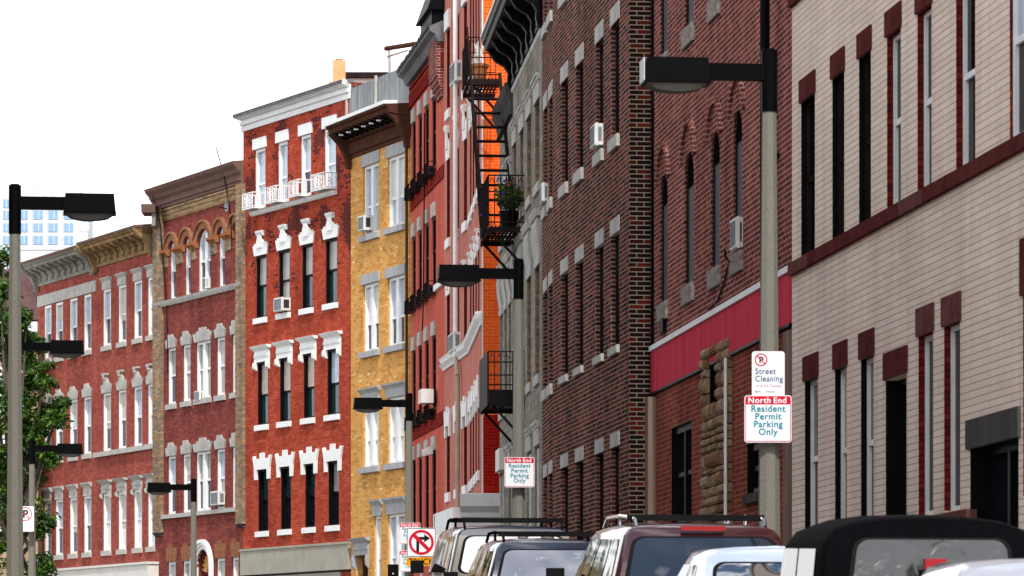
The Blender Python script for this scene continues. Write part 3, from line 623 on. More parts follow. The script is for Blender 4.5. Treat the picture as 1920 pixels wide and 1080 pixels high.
# ================================================================== J: rose red brick with white trim, bending, orange end wall
b = Building('brick_building', 'rose red brick building with white trim and an orange painted end wall', 'building', fJ); f = fJ
c1 = [(838, 843.5), (855, 860.5), (870, 875.5)]; c2 = [(881.2, 884), (886.2, 889), (891.4, 894), (896.6, 899)]
RJ = [(f.V(835, 215), f.V(835, 64)), (f.V(838, 452), f.V(838, 303)), (f.V(838, 690), f.V(838, 556)), (f.V(841, 925), f.V(841, 799))]
RJ = [(2*RJ[0][0]-RJ[1][0], 2*RJ[0][1]-RJ[1][1])]+RJ
for ri, (vb, vt) in enumerate(RJ):
    l = [('flat', 'white', .42, .12, .06), ('flat', 'white', .42, .12, .06), ('vase', 'white', .78, .03, .45), ('vase', 'white', .45, .03, .4), ('castle', 'white', .46, .25)][ri]
    for g, cc in ((fJ, c1), (fJ2, c2)):
        for ci, (x0, x1) in enumerate(cc):
            win(b, x0, x1, vb, vt, f=g, fm='darkbrown', cw=.04, rev=.08, lin='b_dkred', up='g_teal', lo='g_dark', sill=None if ri == 3 else ('white', .1, .20, .05), lint=l)
HJ = RJ[0][1]+1.0
for g in (fJ, fJ2):
    mb = MB(); wall(mb, g, 0, g.L, .6, HJ, b.op, .27); b.part('wall', mb, 'b_J', face=g)
    tb = f.V(836, 690); b.part('sill_course', MB().prof([(-.05, tb-.05), (.04, tb-.05), (.06, tb), (.14, tb+.08), (.08, tb+.12), (.14, tb+.22), (-.05, tb+.25)], 0 if g is fJ else .1, g.L), 'white', face=g)
# end wall: faces the camera across the gap, runs back behind the stone house
pe = fJ2.Q; di = Vector((1.0, -.03)).normalized(); fJe = Face(0, 1, 94, 1485, 46); fJe.P = pe; fJe.d = di; fJe.n = Vector((-di.y, di.x)); fJe.L = 8; fJe.Q = pe+di*8
fJe.M = Matrix(((di.x, fJe.n.x, 0, pe.x), (di.y, fJe.n.y, 0, pe.y), (0, 0, 1, 0), (0, 0, 0, 1)))
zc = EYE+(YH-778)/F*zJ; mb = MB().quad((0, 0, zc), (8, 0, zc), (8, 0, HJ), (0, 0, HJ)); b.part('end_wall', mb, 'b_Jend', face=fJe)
mb = MB().quad((0, 0, .6), (8, 0, .6), (8, 0, zc), (0, 0, zc)); b.part('end_wall_base', mb, 'b_Jlow', face=fJe)  # lower end wall: crimson below the orange, split at one height
mb = MB().obox(-.008, .022, -.03, .008, .6, HJ); b.part('corner_bead', mb, 'dirty_white', face=fJe)
P = [fJ.P, fJ2.P, fJ2.Q, fJ2.Q+di*8]; inv = fJ.M.inverted(); P = [inv @ Vector((p.x, p.y, 0)) for p in P]; mb = MB().quad(*[(p.x, p.y, HJ-.05) for p in P]); b.part('roof', mb, 'slate')
for kk, (x, mt) in enumerate(((862, 'white'),)):
    u = f.U(x); zz = f.V(862, 670)
    b.part('downpipe', MB().tube((u, -.10, zz), (u, -.10, HJ), .055, 8), 'white'); b.part('downpipe', MB().tube((u+.45, -.10, 1), (u+.45, -.10, zz-.45), .055, 8).tube((u, -.10, zz), (u+.45, -.10, zz-.45), .055, 8), 'copper', label if False else None)
air_con('air_conditioner', 'white window air conditioner on the rose red brick building, low beside the white pipe', f, 853, 864, 622, 655, out=.17)
air_con('air_conditioner', 'white window air conditioner beside the top of the fire escape stair', f, 856, 866, 112, 150, out=.16)
# white shopfront at the foot of the corner
mb = MB(); z = EYE+(YH-925)/F*zJ
sh = thing('shopfront', 'white timber shopfront with a moulded cornice under the orange wall', 'shopfront', mat=Matrix.Translation((pe.x, pe.y, ground(zJ))) @ Matrix.Rotation(math.atan2(di.y, di.x), 4, 'Z'))
g0 = ground(zJ); z -= g0
mb = MB(); mb.box(-.15, 3, -.5, -.02, 0, z-.75); link('body', mb.mesh('body', 'dirty_white'), sh)
mb = MB().prof([(.02, z-.85), (.56, z-.85), (.56, z-.62), (.66, z-.5), (.66, z-.42), (.86, z-.3), (.92, z-.05), (.02, z)], -.42, 3); link('cornice', mb.mesh('cornice', 'white'), sh)
mb = MB().box(.3, 2.6, -.53, -.503, .5, z-1.1); link('shop_window', mb.mesh('shop_window', 'g_teal'), sh)
uu = fJ.U(840); tb = fJ.V(840, 965); sg = thing('blank_sign_box', 'blank white projecting sign box at the foot of the rose red brick', 'sign', mat=fJ.M @ T(uu, 0, tb-1.4))
link('box', MB().obox(0, fJ.U(878)-uu, .08, .35, 0, 1.4).mesh('box', 'white'), sg); link('rim', MB().path([(.35, -.36, 0), (.30, -.36, .9), (.42, -.36, 1.38)], .012).mesh('rim', 'acgrille'), sg)
# ================================================================== I: narrow painted red house
b = Building('brick_house', 'narrow painted red brick house with a grey slate eave, slit windows and iron planters', 'house', fI); f = fI
cI = [(773, 779.5), (784.5, 791), (797, 804), (810, 817.5)]
RI = [(f.V(810, 318), f.V(811, 186)), (f.V(810, 540), f.V(813, 408)), (f.V(811, 768), f.V(814, 630)), (f.V(811, 990), f.V(816, 844))]
for vb, vt in RI:
    for ci, (x0, x1) in enumerate(cI):
        win(b, x0, x1, vb, vt, fm='blackpaint', cw=.05, rev=.03, up='g_dark', lo='g_dark', lint=('flat', 'stone', .34, -.07, .05))
ct = f.V(832, 55); HI = ct
mb = MB(); wall(mb, f, 0, f.L, .8, ct, b.op, .27); shell(mb, f, 0, f.L, .8, ct, 8); b.part('wall', mb, 'b_I')
for k, ri in enumerate((0, 1, 2)):
    vb = RI[ri][0]
    if ri == 1: b.part('sill_course', MB().obox(0, f.L, -.05, .08, vb-.18, vb-.04), 'white')
    else: b.part('relief_band', MB().obox(.02, f.L, -.05, .03, vb-.50, vb-.18), 'b_Iband')
d0 = f.V(825, 118)
mb = MB()
for k in range(int(f.L/.24)): b.part('dentil', MB().obox(k*.24+.04, k*.24+.16, 0, .07, d0-.2, d0+.14), 'b_Iband')
for zz in (.32, .55, .8): b.part('relief_band', MB().obox(0, f.L, -.05, .03+zz*.1, d0+zz-.06, d0+zz), 'b_Iband')
b.part('eave', MB().prof([(-.05, ct-.3), (.14, ct-.3), (.22, ct-.12), (.34, ct-.06), (.36, ct+.05), (-.2, ct+.3)], -.1, f.L+.02), 'slate')
rv = random.Random(5); mb = MB()
for k in range(40): u = f.L*k/40; mb.prof([(.28, ct+.0), (.38, ct+.02), (.36, ct+.10+rv.uniform(0, .06)), (.02, ct+.24+rv.uniform(0, .08)), (.02, ct+.1)], u, u+f.L/42)
b.part('roof_edge_slates', mb, 'darkstone')
pt = f.V(832, 60); mb = MB(); mb.obox(f.U(817), f.U(832), -.2, .18, f.V(826, 140), pt); 
for k in range(5): mb.obox(f.U(817)+k*.12, f.U(832), -.1, .17-k*.03, f.V(826, 140)-.12*(k+1), f.V(826, 140)-.12*k)
b.part('party_pier', mb, 'b_B')
mb = MB(); mb.obox(f.U(812), f.U(833), -.7, .3, pt, pt+.5); mb.prof([(-.8, pt+.5), (.42, pt+.5), (.1, pt+1.4), (-.8, pt+1.4)], f.U(811), f.U(834)); b.part('pier_cap', mb, 'blackpaint')
dm = f.V(806, 74); mb = MB(); mb.box(f.U(798), f.U(812), .9, 3, dm-.6, dm+.35); b.part('dormer', mb, 'slate'); b.part('dormer_roof', MB().box(f.U(794), f.U(816), .6, 3.2, dm+.35, dm+.6), 'white')
n = 0
for ri, vb in ((0, RI[0][0]), (1, RI[1][0]), (2, RI[2][0])):
    for ci, (x0, x1) in enumerate(cI):
        wd = f.U(x1)-f.U(x0)
        pl = thing('planter', '', 'planter', mat=f.M @ T((f.U(x0)+f.U(x1))/2, 0, vb-.22), group='iron planters on the painted red house')
        pl['label'] = ['black iron planter basket under the top floor slit windows', 'black iron planter basket above the white sill course', 'black iron planter basket on the lowest row of three'][ri]
        mb = MB(); a = wd/2+.08
        for zz in (0, .14, .30):
            mb.path([(-a, -.02, zz), (-a, -.19, zz), (a, -.19, zz), (a, -.02, zz)], .014, 5)
        for k in range(7): x = -a+2*a*k/6; mb.tube((x, -.19, 0), (x, -.19, .3), .010, 5)
        link('basket', mb.mesh('basket', 'iron'), pl)
        link('trough', MB().box(-a+.04, a-.04, -.17, -.04, .01, .2).mesh('trough', 'blackpaint'), pl)
lx = f.U(815); la = thing('wall_lamp', 'small grey floodlight on the narrow red house, lowest window row', 'lamp', mat=f.M @ T(lx, 0, f.V(818, 850)))
link('shade', MB().prof([(.05, 0), (.30, -.06), (.32, .10), (.06, .22)], -.12, .12).mesh('shade', 'stone'), la); link('bracket', MB().obox(-.05, .05, 0, .1, -.02, .18).mesh('bracket', 'iron'), la)
ca = [(799, 258), (799.5, 330), (808, 300)]
tag(link('cable', MB().path([(f.U(804), -.1, f.V(804, 212)), (f.U(804), -.12, f.V(804, 440)), (f.U(803), -.12, f.V(803, 560)), (f.U(801), -.12, f.V(801, 620))], .018, 6).mesh('cable', 'blackpaint'), None, f.M), 'black cable running down the narrow painted red house between its slit windows', 'cable')
tag(link('downpipe_box', MB().obox(f.U(815), f.U(821), .1, .4, f.V(818, 757), f.V(818, 731)).mesh('downpipe_box', 'acwhite'), None, f.M), 'small white box in the planter at the right of the narrow red house', 'box')
# ================================================================== H: yellow brick house
b = Building('brick_house', 'yellow ochre brick house with a deep dark brown cornice and a plank roof screen', 'house', fH); f = fH
def rows(a): return [(f.V(*p), f.V(*q)) for p, q in a]
cH = [(681, 710), (727, 758)]
RH = rows([((680, 445), (680, 314)), ((683, 662), (683, 534)), ((683, 878), (683, 755)), ((702, 1105), (702, 968))])
for ri, (vb, vt) in enumerate(RH):
    for ci, (x0, x1) in enumerate(cH):
        if ri == 3 and ci == 0: x0, x1 = 701.5, 714
        l = [('flat', 'bluestone', .30, .10, .03), ('flat', 'bluestone', .26, .10, .05), ('dark', 'bluestone', .36), ('dark', 'bluestone', .42)][ri]
        win(b, x0, x1, vb, vt, fm='white', cw=.08, rev=.05, fd=.10, up='g_blind' if (ri+ci) % 2 or ri == 2 else 'g_sky', lo='g_blind' if ri == 2 else ('g_navy' if ri == 1 else 'g_sky'), dbl=not (ri == 3 and ci == 0), mull=.16, split=.42, sill=('bluestone', .12, .14, .10), lint=l)
dt = f.V(668, 1042); win(b, 667, 690, dt-2.3, dt, fm='darkbrown', one=True, up='g_dark', rev=.3, lint=('hood', 'bluestone', .45, .1, .35))
ch = f.V(700, 280); ct = f.V(700, 230, .8)
HH = ct; mb = MB(); wall(mb, f, 0, f.L, 1, HH, b.op, .2); shell(mb, f, 0, f.L, 1, HH, 8); b.part('wall', mb, 'b_H')
k0 = f.V(740, 268); k1 = f.V(725, 188, .72); kk = k1-k0
b.part('cornice', MB().prof([(-.05, k0), (.05, k0), (.05, k0+.08), (.10, k0+.10), (.10, k0+.45*kk), (.2, k0+.48*kk), (.2, k0+.62*kk), (.60, k0+.70*kk), (.63, k0+.84*kk), (.68, k0+.86*kk), (.71, k0+.97*kk), (-.05, k0+kk)], -.04, f.L+.02), 'darkbrown')
b.part('cornice_flashing', MB().prof([(.66, k0+.93*kk), (.75, k0+.93*kk), (.75, k0+1.03*kk), (-.05, k0+1.07*kk), (-.05, k0+1.0*kk)], -.06, f.L+.03), 'white')
brk = [(.04, k0-.28), (.14, k0-.25), (.18, k0-.02), (.26, k0+.2*kk), (.42, k0+.46*kk), (.64, k0+.70*kk), (.04, k0+.7*kk)]
for u in (.02, f.L-.12): b.part('end_bracket', MB().prof(brk, u-.06, u+.10), 'darkbrown')
mb = MB()
for k in range(11): u = .35+(f.L-.7)*k/10; mb.prof([(.1, k0+.5*kk), (.45, k0+.56*kk), (.66, k0+.70*kk), (.1, k0+.7*kk)], u-.05, u+.05)
b.part('modillions', mb, 'blackpaint')
mb = MB()
for k in range(6): u = .8+(f.L-1.7)*k/5; mb.obox(u-.035, u+.035, .5, .6, k0+.56*kk, k0+.60*kk)
b.part('soffit_lights', mb, 'white')
fz0, fz1 = k0+1.05*kk, f.V(700, 142)
sc = thing('roof_screen', 'grey weathered plank screen standing on the yellow house roof', 'fence', mat=f.M @ T(-.30, -.01, fz0-.1))
link('planks', MB().box(0, f.L+.2, 0, .05, 0, fz1-fz0).mesh('planks', 'planks'), sc)
for u in (.02, f.L*.5): link('post', MB().box(u, u+.09, -.05, -.003, 0, fz1-fz0+.06).mesh('post', 'stone'), sc)
b.part('downpipe', MB().tube((f.L-.12, -.08, 1), (f.L-.12, -.08, k0-.05), .035, 8), 'darkbrown')
# roof furniture behind the screen
def Wp(x, y, Y): return Vector(((x-CX)/F*Y, Y, EYE+(YH-y)/F*Y))
a = Wp(724, 91, fH.z1+6); c = Wp(787, 81, fH.z1+2)
dk = thing('roof_pergola', 'thin dark pergola beams above the yellow house roof', 'pergola', loc=(a.x, a.y, a.z-3))
link('beam', MB().tube((0, 0, 3), (c-a)+Vector((0, 0, 3)), .07, 6).mesh('beam', 'darkbrown'), dk)
a2 = Wp(727, 106, fH.z1+6)-a; c2_ = Wp(765, 94, fH.z1+3)-a; link('beam', MB().tube(a2+Vector((0, 0, 3)), c2_+Vector((0, 0, 3)), .03, 6).mesh('beam', 'stone'), dk)
for q in (Vector((0.1, 0, 0)), (c-a)*.8): link('post', MB().tube((q.x, q.y, 0), (q.x, q.y, 3+q.z), .05, 6).mesh('post', 'dirty_white'), dk)
a = Wp(715, 147, fH.z1+12)
rf = thing('roof_hut', 'low dark edged roof hut showing above the plank screen', 'hut', loc=(a.x, a.y, a.z-2))
link('wall', MB().box(-1.2, .6, 0, 3, 0, 2.0).mesh('wall', 'dirty_white'), rf); link('roof', MB().box(-1.3, .75, -.15, 3.1, 2.0, 2.16).mesh('roof', 'iron'), rf)
# ================================================================== E: scarlet brick with white keystones
b = Building('brick_building', 'scarlet brick building with white keystones, dark windows and a white top cornice', 'building', fE); f = fE
RE = rows([((478, 394), (478, 281.5)), ((480, 599), (480, 481)), ((482.5, 799), (482.5, 680)), ((483.7, 998), (483.7, 881))])
cE = [[(478, 497.5), (521, 539), (563.7, 583), (608, 629.7)], [(480, 499.7), (522.5, 543.7), (566, 586.5), (610, 632.5)], [(482.5, 502.5), (524, 545), (568.7, 589.5), (613, 636)], [(483.7, 502.7), (526, 545.5), (571.5, 590.5), (615, 635.5)]]
for ri, (vb, vt) in enumerate(RE):
    for ci, (x0, x1) in enumerate(cE[ri]):
        k = [dict(fm='white', cw=.09, rev=.03, fd=.10, up='g_sky', lo='g_sky' if ci != 2 else 'g_navy', split=.42), dict(fm='blackpaint', cw=.06, rev=.02, fd=.11, up='g_blindgrey', lo='g_teal'), dict(fm='blackpaint', cw=.06, rev=.02, fd=.12, up='g_beam' if ci < 3 else 'g_sky', lo='g_teal', split=.48), dict(fm='blackpaint', cw=.05, rev=.02, fd=.16, up=['g_teal', 'g_teal', 'g_teal', 'g_blindgrey'][ci], lo='g_dark')][ri]
        if ri == 1 and ci == 1: k['lo'] = 'g_blindgrey'
        l = [('flat', 'white', .30, .10, .04), ('vase', 'white', .68), ('hood', 'white', .44, .14, .22), ('castle', 'white', .46, .28)][ri]
        win(b, x0, x1, vb, vt, **k, sill=None if ri == 0 else ('white', .06, .14, .08), lint=l)
c0 = f.V(448, 250); c1_ = f.V(438, 219, .25); HE = c1_
mb = MB(); wall(mb, f, 0, f.L, 1, HE, b.op, .33); shell(mb, f, 0, f.L, 1, HE, 9); b.part('wall', mb, 'b_E')
b.part('cornice', MB().prof([(-.05, c0), (.04, c0), (.06, c0+.11), (.02, c0+.13), (.02, c0+.155), (.09, c0+.17), (.10, c0+.26), (.05, c0+.28), (.05, c0+.31), (.15, c0+.33), (.17, c0+.43), (.12, c0+.45), (.12, c0+.47), (.22, c0+.50), (.26, c1_-.06), (-.05, c1_-.05)], -.06, f.L+.0), 'white')
b.part('roof_edge', MB().prof([(-.1, c1_-.05), (.27, c1_-.05), (.29, c1_+.05), (-.1, c1_+.10)], -.1, f.L-.02), 'slate')
s0 = f.V(473, 407); s1 = f.V(473, 399.5)
b.part('balcony_ledge', MB().prof([(-.05, s0), (.08, s0), (.14, s0+.06), (.14, s0+.1), (.22, s1), (-.05, s1)], f.U(476), f.U(632)), 'white')
for (xa, xb) in [(455, 497), (498, 541.5), (542, 583), (583.5, 631.5)]:
    bz = s1+.03; hz_ = .44; o = .38; ua, ub = f.U(xa, .38), f.U(xb)
    mb = MB().obox(ua, ub, 0, o, bz, bz+.03)
    bo = b.part('balcony', mb, 'whiteiron'); mb = MB()
    def rail(p, q):
        mb.tube((p[0], p[1], bz+hz_), (q[0], q[1], bz+hz_), .016, 6); mb.tube((p[0], p[1], bz+.06), (q[0], q[1], bz+.06), .012, 6)
        n = max(3, int((Vector(q)-Vector(p)).length/.11))
        for k in range(n+1):
            t = k/n; x, y = p[0]+(q[0]-p[0])*t, p[1]+(q[1]-p[1])*t; mb.tube((x, y, bz), (x, y, bz+hz_), .013 if k % 4 else .018, 5)
            if k % 2 and k < n:                               # scrolls between bars
                x2, y2 = p[0]+(q[0]-p[0])*(k+1)/n, p[1]+(q[1]-p[1])*(k+1)/n
                for zz in (.12, .22): mb.path([(x, y, bz+zz), (x2, y2, bz+zz+.05), (x, y, bz+zz+.10)], .012, 4)
    rail((ua, 0), (ua, -o)); rail((ua, -o), (ub, -o)); rail((ub, -o), (ub, 0))
    r_ = b.part('railing', mb, 'whiteiron')
sb, st = f.V(460, 1079), f.V(460, 1030)
mb = MB(); L_ = f.L
for k in range(5): mb.obox(L_*k/5+.006, L_*(k+1)/5-.006, -.05, .10, sb, st-.06)
mb.obox(-.01, L_+.01, -.05, .13, st-.06, st); b.part('fascia_panels', mb, 'beige')
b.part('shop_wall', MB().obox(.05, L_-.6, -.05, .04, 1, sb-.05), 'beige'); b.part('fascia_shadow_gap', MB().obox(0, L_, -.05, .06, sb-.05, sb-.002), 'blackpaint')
ap = Wp(636, 150, fE.z1+3); ch_ = thing('chimney', 'orange stuccoed chimney on the scarlet brick building', 'chimney', loc=(ap.x, ap.y, ap.z-1.2))
link('base', MB().box(-.27, .27, -.27, .27, 0, 1.12).mesh('base', 'orangechim'), ch_); link('shaft', MB().box(-.17, .17, -.17, .17, 1.12, 1.72).mesh('shaft', 'orangechim'), ch_); link('flue', MB().box(-.10, .10, -.1, .1, 1.72, 1.76).mesh('flue', 'terracotta'), ch_)
air_con('air_conditioner', 'beige window air conditioner on the scarlet brick building, second window from left', f, 529.5, 545, 558, 582, out=.27, dark=True)
fd = thing('satellite_dish', 'small grey dish at the left end of the white balcony railing', 'dish', mat=f.M @ T(f.U(458), -.42, f.V(458, 392, .4)))
mb = MB()
for k in range(12):
    a, c = 2*math.pi*k/12, 2*math.pi*(k+1)/12; mb.quad((.02, -.06, .18), (.16*math.cos(a), -.12, .18+.16*math.sin(a)), (.16*math.cos(c), -.12, .18+.16*math.sin(c)))
link('dish', mb.mesh('dish', 'acgrille'), fd); link('arm', MB().tube((0, .0, .0), (.0, -.06, .18), .02, 6).tube((0, -.06, .1), (-.22, -.25, .16), .015, 6).mesh('arm', 'blackpaint'), fd)
# air conditioner on the yellow house
air_con('air_conditioner', 'white window air conditioner on the yellow brick house', fH, 685, 697, 404, 431, out=.22, dark=True)
# ================================================================== F: purple red brick with arches
b = Building('brick_building', 'purple red brick building with an arched top floor and brown metal cornice', 'building', fF); f = fF
cF = [(315, 329.5), (343.2, 357.3), (368, 395), (406.5, 421.7), (435.7, 447.2)]
sillv = f.V(314, 564)
for (x0, x1), yc in zip(cF, (451.7, 443, 429, 425, 414)):
    w = f.U(x1)-f.U(x0); vt = f.V((x0+x1)/2, yc)
    if x0 != 368: vt = f.V(321, 451.7)
    win(b, x0, x1, sillv, vt, fm='white', cw=.09, rev=.10, arch=w*.5, up='g_sky', lo='g_navy', dbl=(x0 == 368), mull=.2, split=.5)
RF = rows([((315, 760), (315, 654)), ((316, 965), (316, 856)), ((316, 1165), (316, 1054))])
for ri, (vb, vt) in enumerate(RF):
    for ci, (x0, x1) in enumerate(cF):
        if ri == 2 and ci == 2: continue
        l = ('crown', 'palestone', .40, .05, .13 if ci != 2 else .2) if ri < 2 else ('key', 'archbrick', .50)
        win(b, x0, x1, vb, vt, fm='white', cw=.08, rev=.03, fd=.10, up=random.choice(['g_sky', 'g_blindgrey', 'g_navy']), lo=random.choice(['g_navy', 'g_navy', 'g_blindgrey']), blind=random.choice([0, 0, .35, .5]) if ci != 2 else 0, dbl=ci == 2, mull=.2, sill=('palestone', .08, .14, .08) if ri == 0 else None, lint=l)
tz = f.V(288, 397); top = f.V(282, 353, .3)
da = f.V(381, 1022); uw = f.U(397)-f.U(366)
b.op.append((f, f.U(369), f.U(394), da-3.0, da-.12, (f.U(394)-f.U(369))*.5))
mb = MB(); wall(mb, f, 0, f.L, 1, tz+.3, b.op, .2); shell(mb, f, 0, f.L, 1, top-.05, 9); b.part('wall', mb, 'b_F')
b.part('sill_course', MB().prof([(-.05, sillv-.16), (.06, sillv-.16), (.10, sillv-.08), (.12, sillv-.003), (-.05, sillv-.001)], 0, f.L+.02), 'stone')
b.part('sill_course', MB().obox(.28, f.L-.3, -.05, .09, RF[1][0]-.12, RF[1][0]-.002), 'stone')
z0 = f.V(310, 415)
b.part('tan_brick_frieze', MB().obox(0.02, f.L-.02, -.05, .03, z0, tz+.02), 'b_Fup')
for k in range(3): b.part('tan_brick_course', MB().obox(.2, f.L-.2, -.05, .05+k*.012, z0+.05+k*.13, z0+.10+k*.13), 'b_Fup')
b.part('cornice', MB().prof([(-.05, tz), (.08, tz), (.08, tz+.08), (.12, tz+.10), (.12, tz+.18), (.08, tz+.2), (.10, tz+.28), (.14, tz+.30), (.10, tz+.36), (.10, top-.36), (.16, top-.3), (.2, top-.2), (.3, top-.1), (.34, top), (-.05, top+.05)], -.06, f.L+.03), 'brownmetal')
for (x0, x1, yb) in ((292, 307, 1000), (447.5, 460, 983)):
    zb = f.V(x0, yb); b.part('pilaster', MB().obox(f.U(x0), f.U(x1), -.05, .10, zb, tz), 'b_pil')
    b.part('pilaster_foot', MB().prof([(-.05, zb-.12), (.05, zb-.1), (.14, zb), (-.05, zb)], f.U(x0)+.05, f.U(x1)-.05), 'darkstone')
for (x0, x1), vtop in zip(cF, [o[4] for o in b.op[:5]]):
    u0, u1 = f.U(x0), f.U(x1); uc, w = (u0+u1)/2, u1-u0; sp = vtop-w*.5
    mb = MB()
    for ri_, ro_, pr in ((w/2+.002, w/2+.20, .03), (w/2+.20, w/2+.27, .09)):
        for i in range(14):
            a, c = math.pi*i/14, math.pi*(i+1)/14
            mb.prism([(uc+ri_*math.cos(a), sp+ri_*math.sin(a)), (uc+ro_*math.cos(a), sp+ro_*math.sin(a)), (uc+ro_*math.cos(c), sp+ro_*math.sin(c)), (uc+ri_*math.cos(c), sp+ri_*math.sin(c))], -.05, pr)
    b.part('arch_moulding', mb, 'archbrick')
us = [f.U(x) for c in cF for x in c]; sp0 = f.V(321, 451.7)-.28
piers = [(f.U(307.5), us[0])]+[(us[2*i+1], us[2*i+2]) for i in range(4)]
for a, c in piers:
    b.part('capital', MB().prof([(-.05, sp0-.14), (.04, sp0-.14), (.08, sp0-.08), (.14, sp0-.05), (.14, sp0+.03), (-.05, sp0+.06)], a-.05, c+.05), 'terracotta')
    b.part('pier_block', MB().obox(a+.02, c-.02, -.05, .03, sp0-.46, sp0-.142), 'b_pil')
uc, r = f.U(381.5), (f.U(394)-f.U(369))/2; sp = da-.12-r
mb = MB()
for ri_, ro_, pr in ((r, r+.10, .04), (r+.10, r+.18, .08), (r+.18, r+.28, .12)):
    for i in range(16):
        a, c = math.pi*i/16, math.pi*(i+1)/16
        mb.prism([(uc+ri_*math.cos(a), sp+ri_*math.sin(a)), (uc+ro_*math.cos(a), sp+ro_*math.sin(a)), (uc+ro_*math.cos(c), sp+ro_*math.sin(c)), (uc+ri_*math.cos(c), sp+ri_*math.sin(c))], -.05, pr)
    for s in (-1, 1): mb.prism([(uc+s*ri_, sp), (uc+s*ro_, sp), (uc+s*ro_, sp-2), (uc+s*ri_, sp-2)], -.05, pr)
b.part('door_arch', mb, 'white')
mb = MB(); mb.obox(uc-r, uc+r, -.19, -.17, sp-2, sp+r); b.part('fanlight', mb, 'b_dkred'); mb = MB()
for i in range(9):
    a = math.pi*(i+.5)/9; mb.prism([(uc+.06*math.cos(a-.5), sp-.1+.06*math.sin(a-.5)), (uc+(r-.1)*math.cos(a-.07), sp-.1+(r-.1)*math.sin(a-.07)), (uc+(r-.06)*math.cos(a+.07), sp-.1+(r-.06)*math.sin(a+.07)), (uc+.06*math.cos(a+.5), sp-.1+.06*math.sin(a+.5))], -.17, -.13)
b.part('fanlight_rays', mb, 'b_H')
for (x, ya, yb) in ((312, 420, 700), (432, 330, 470)):
    tag(link('cable', MB().path([(f.U(x-4), -.36, f.V(x-4, ya-60, .36)), (f.U(x-2), -.16, f.V(x-2, ya)), (f.U(x+4), -.06, f.V(x+4, (ya+yb)/2)), (f.U(x+6), -.05, f.V(x+6, yb))], .016, 5).mesh('cable', 'blackpaint'), None, f.M), 'thin black cable hanging over the arched building, '+('left end' if x < 400 else 'right end'), 'cable')
air_con('air_conditioner', 'white air conditioner in the lower floor window of the arched brick building', f, 406.5, 421.5, 921, 946, out=.2)
air_con('air_conditioner', 'small white air conditioner in the central arched top window', f, 384, 390, 520, 540, out=.08)
air_con('air_conditioner', 'small grey air conditioner in the wide window below the arched floor', f, 370, 380, 733, 750, out=.1)
# ================================================================== G: long dull red brick row
b = Building('brick_building', 'long dull red brick building with bracketed grey and rusty cornices, far left', 'building', fG); f = fG
cG = [(83, 96.3), (104.2, 118), (130.8, 144.8), (157.3, 171), (193.4, 208), (222, 236.6), (251.3, 266.2), (277.3, 290.6)]
RG = rows([((193, 651), (193, 544)), ((194.7, 847), (194.7, 737.5)), ((194, 1034), (194, 926))])
for ri, (vb, vt) in enumerate(RG):
    for ci, (x0, x1) in enumerate(cG):
        if ri == 0: l = None if ci < 4 else ('cap', 'stone', .36, .04, .03)
        elif ri == 1: l = ('crown', 'stone', .42, .03, .10, .05, ci > 3)
        else: l = ('dark', 'stone', .42, .03) if ci < 4 else ('hood', 'stone', .40, .05, .16, .05)
        sl_ = None if (ri == 1 and ci > 3) else ('stone', .05, .14, .07)
        win(b, x0, x1, vb, vt, fm='white', cw=.08, rev=.02, fd=.11, up='g_sky', lo='g_navy' if not (ri == 2 and ci > 3) else 'g_blind', split=.5, lint=l, sill=sl_, blind=random.choice([0, 0, 0, .3, .46, .62]))
um = f.U(180.5)
b.part('lintel_band', MB().obox(.02, um, -.05, .03, RG[0][1]+.02, f.V(72, 556)), 'stone')
b.part('sill_course', MB().obox(um-.05, f.L, -.05, .10, RG[1][0]-.15, RG[1][0]-.003), 'stone')
for (ua, ub, yb, mt, dz) in ((0, um-.02, 0, 'greycornice', 0), (um+.02, f.L, 0, 'rustcornice', .06)):
    z0 = f.V(73, 538)+dz; zt = f.V(43, 492.5, .62)+dz; h = zt-z0
    b.part('cornice', MB().prof([(-.05, z0), (.05, z0), (.07, z0+.08), (.04, z0+.1), (.04, z0+h*.42), (.10, z0+h*.46), (.10, z0+h*.62), (.50, z0+h*.72), (.52, z0+h*.84), (.58, z0+h*.86), (.62, zt-.03), (-.05, zt+.04)], ua, ub), mt)
    b.part('cornice_edge', MB().prof([(.58, zt-.05), (.65, zt-.05), (.66, zt+.02), (-.05, zt+.09), (-.05, zt+.05)], ua-.03, ub+.03), 'brownmetal')
    n = 9
    for k in range(n):
        u = ua+(ub-ua)*(k+.75)/(n+.5)
        b.part('bracket', MB().prof([(.04, z0+h*.14), (.12, z0+h*.2), (.10, z0+h*.34), (.20, z0+h*.5), (.42, z0+h*.6), (.50, z0+h*.72), (.04, z0+h*.72)], u-.07, u+.07), mt)
    for u in (ua+.08, ub-.08):
        b.part('end_bracket', MB().prof([(.04, z0-.16), (.14, z0-.14), (.17, z0+.04), (.30, z0+h*.4), (.55, z0+h*.62), (.66, z0+h*.84), (.66, zt-.06), (.04, zt-.06)], u-.08, u+.08), mt)
HG = f.V(43, 492.5, .62)
mb = MB(); wall(mb, f, 0, f.L, 1, HG-.02, b.op, .2); shell(mb, f, 0, f.L, 1, HG-.02, 9); b.part('wall', mb, 'b_G')
s1 = f.V(190, 1066); mb = MB().obox(.3, f.L+.3, -.05, .35, s1-1.1, s1); mb.obox(.26, f.L+.34, -.05, .40, s1, s1+.07); b.part('shop_fascia', mb, 'cream')
b.part('shop_glass', MB().obox(.4, f.L, -.05, .1, 1.3, s1-1.12), 'g_dark')
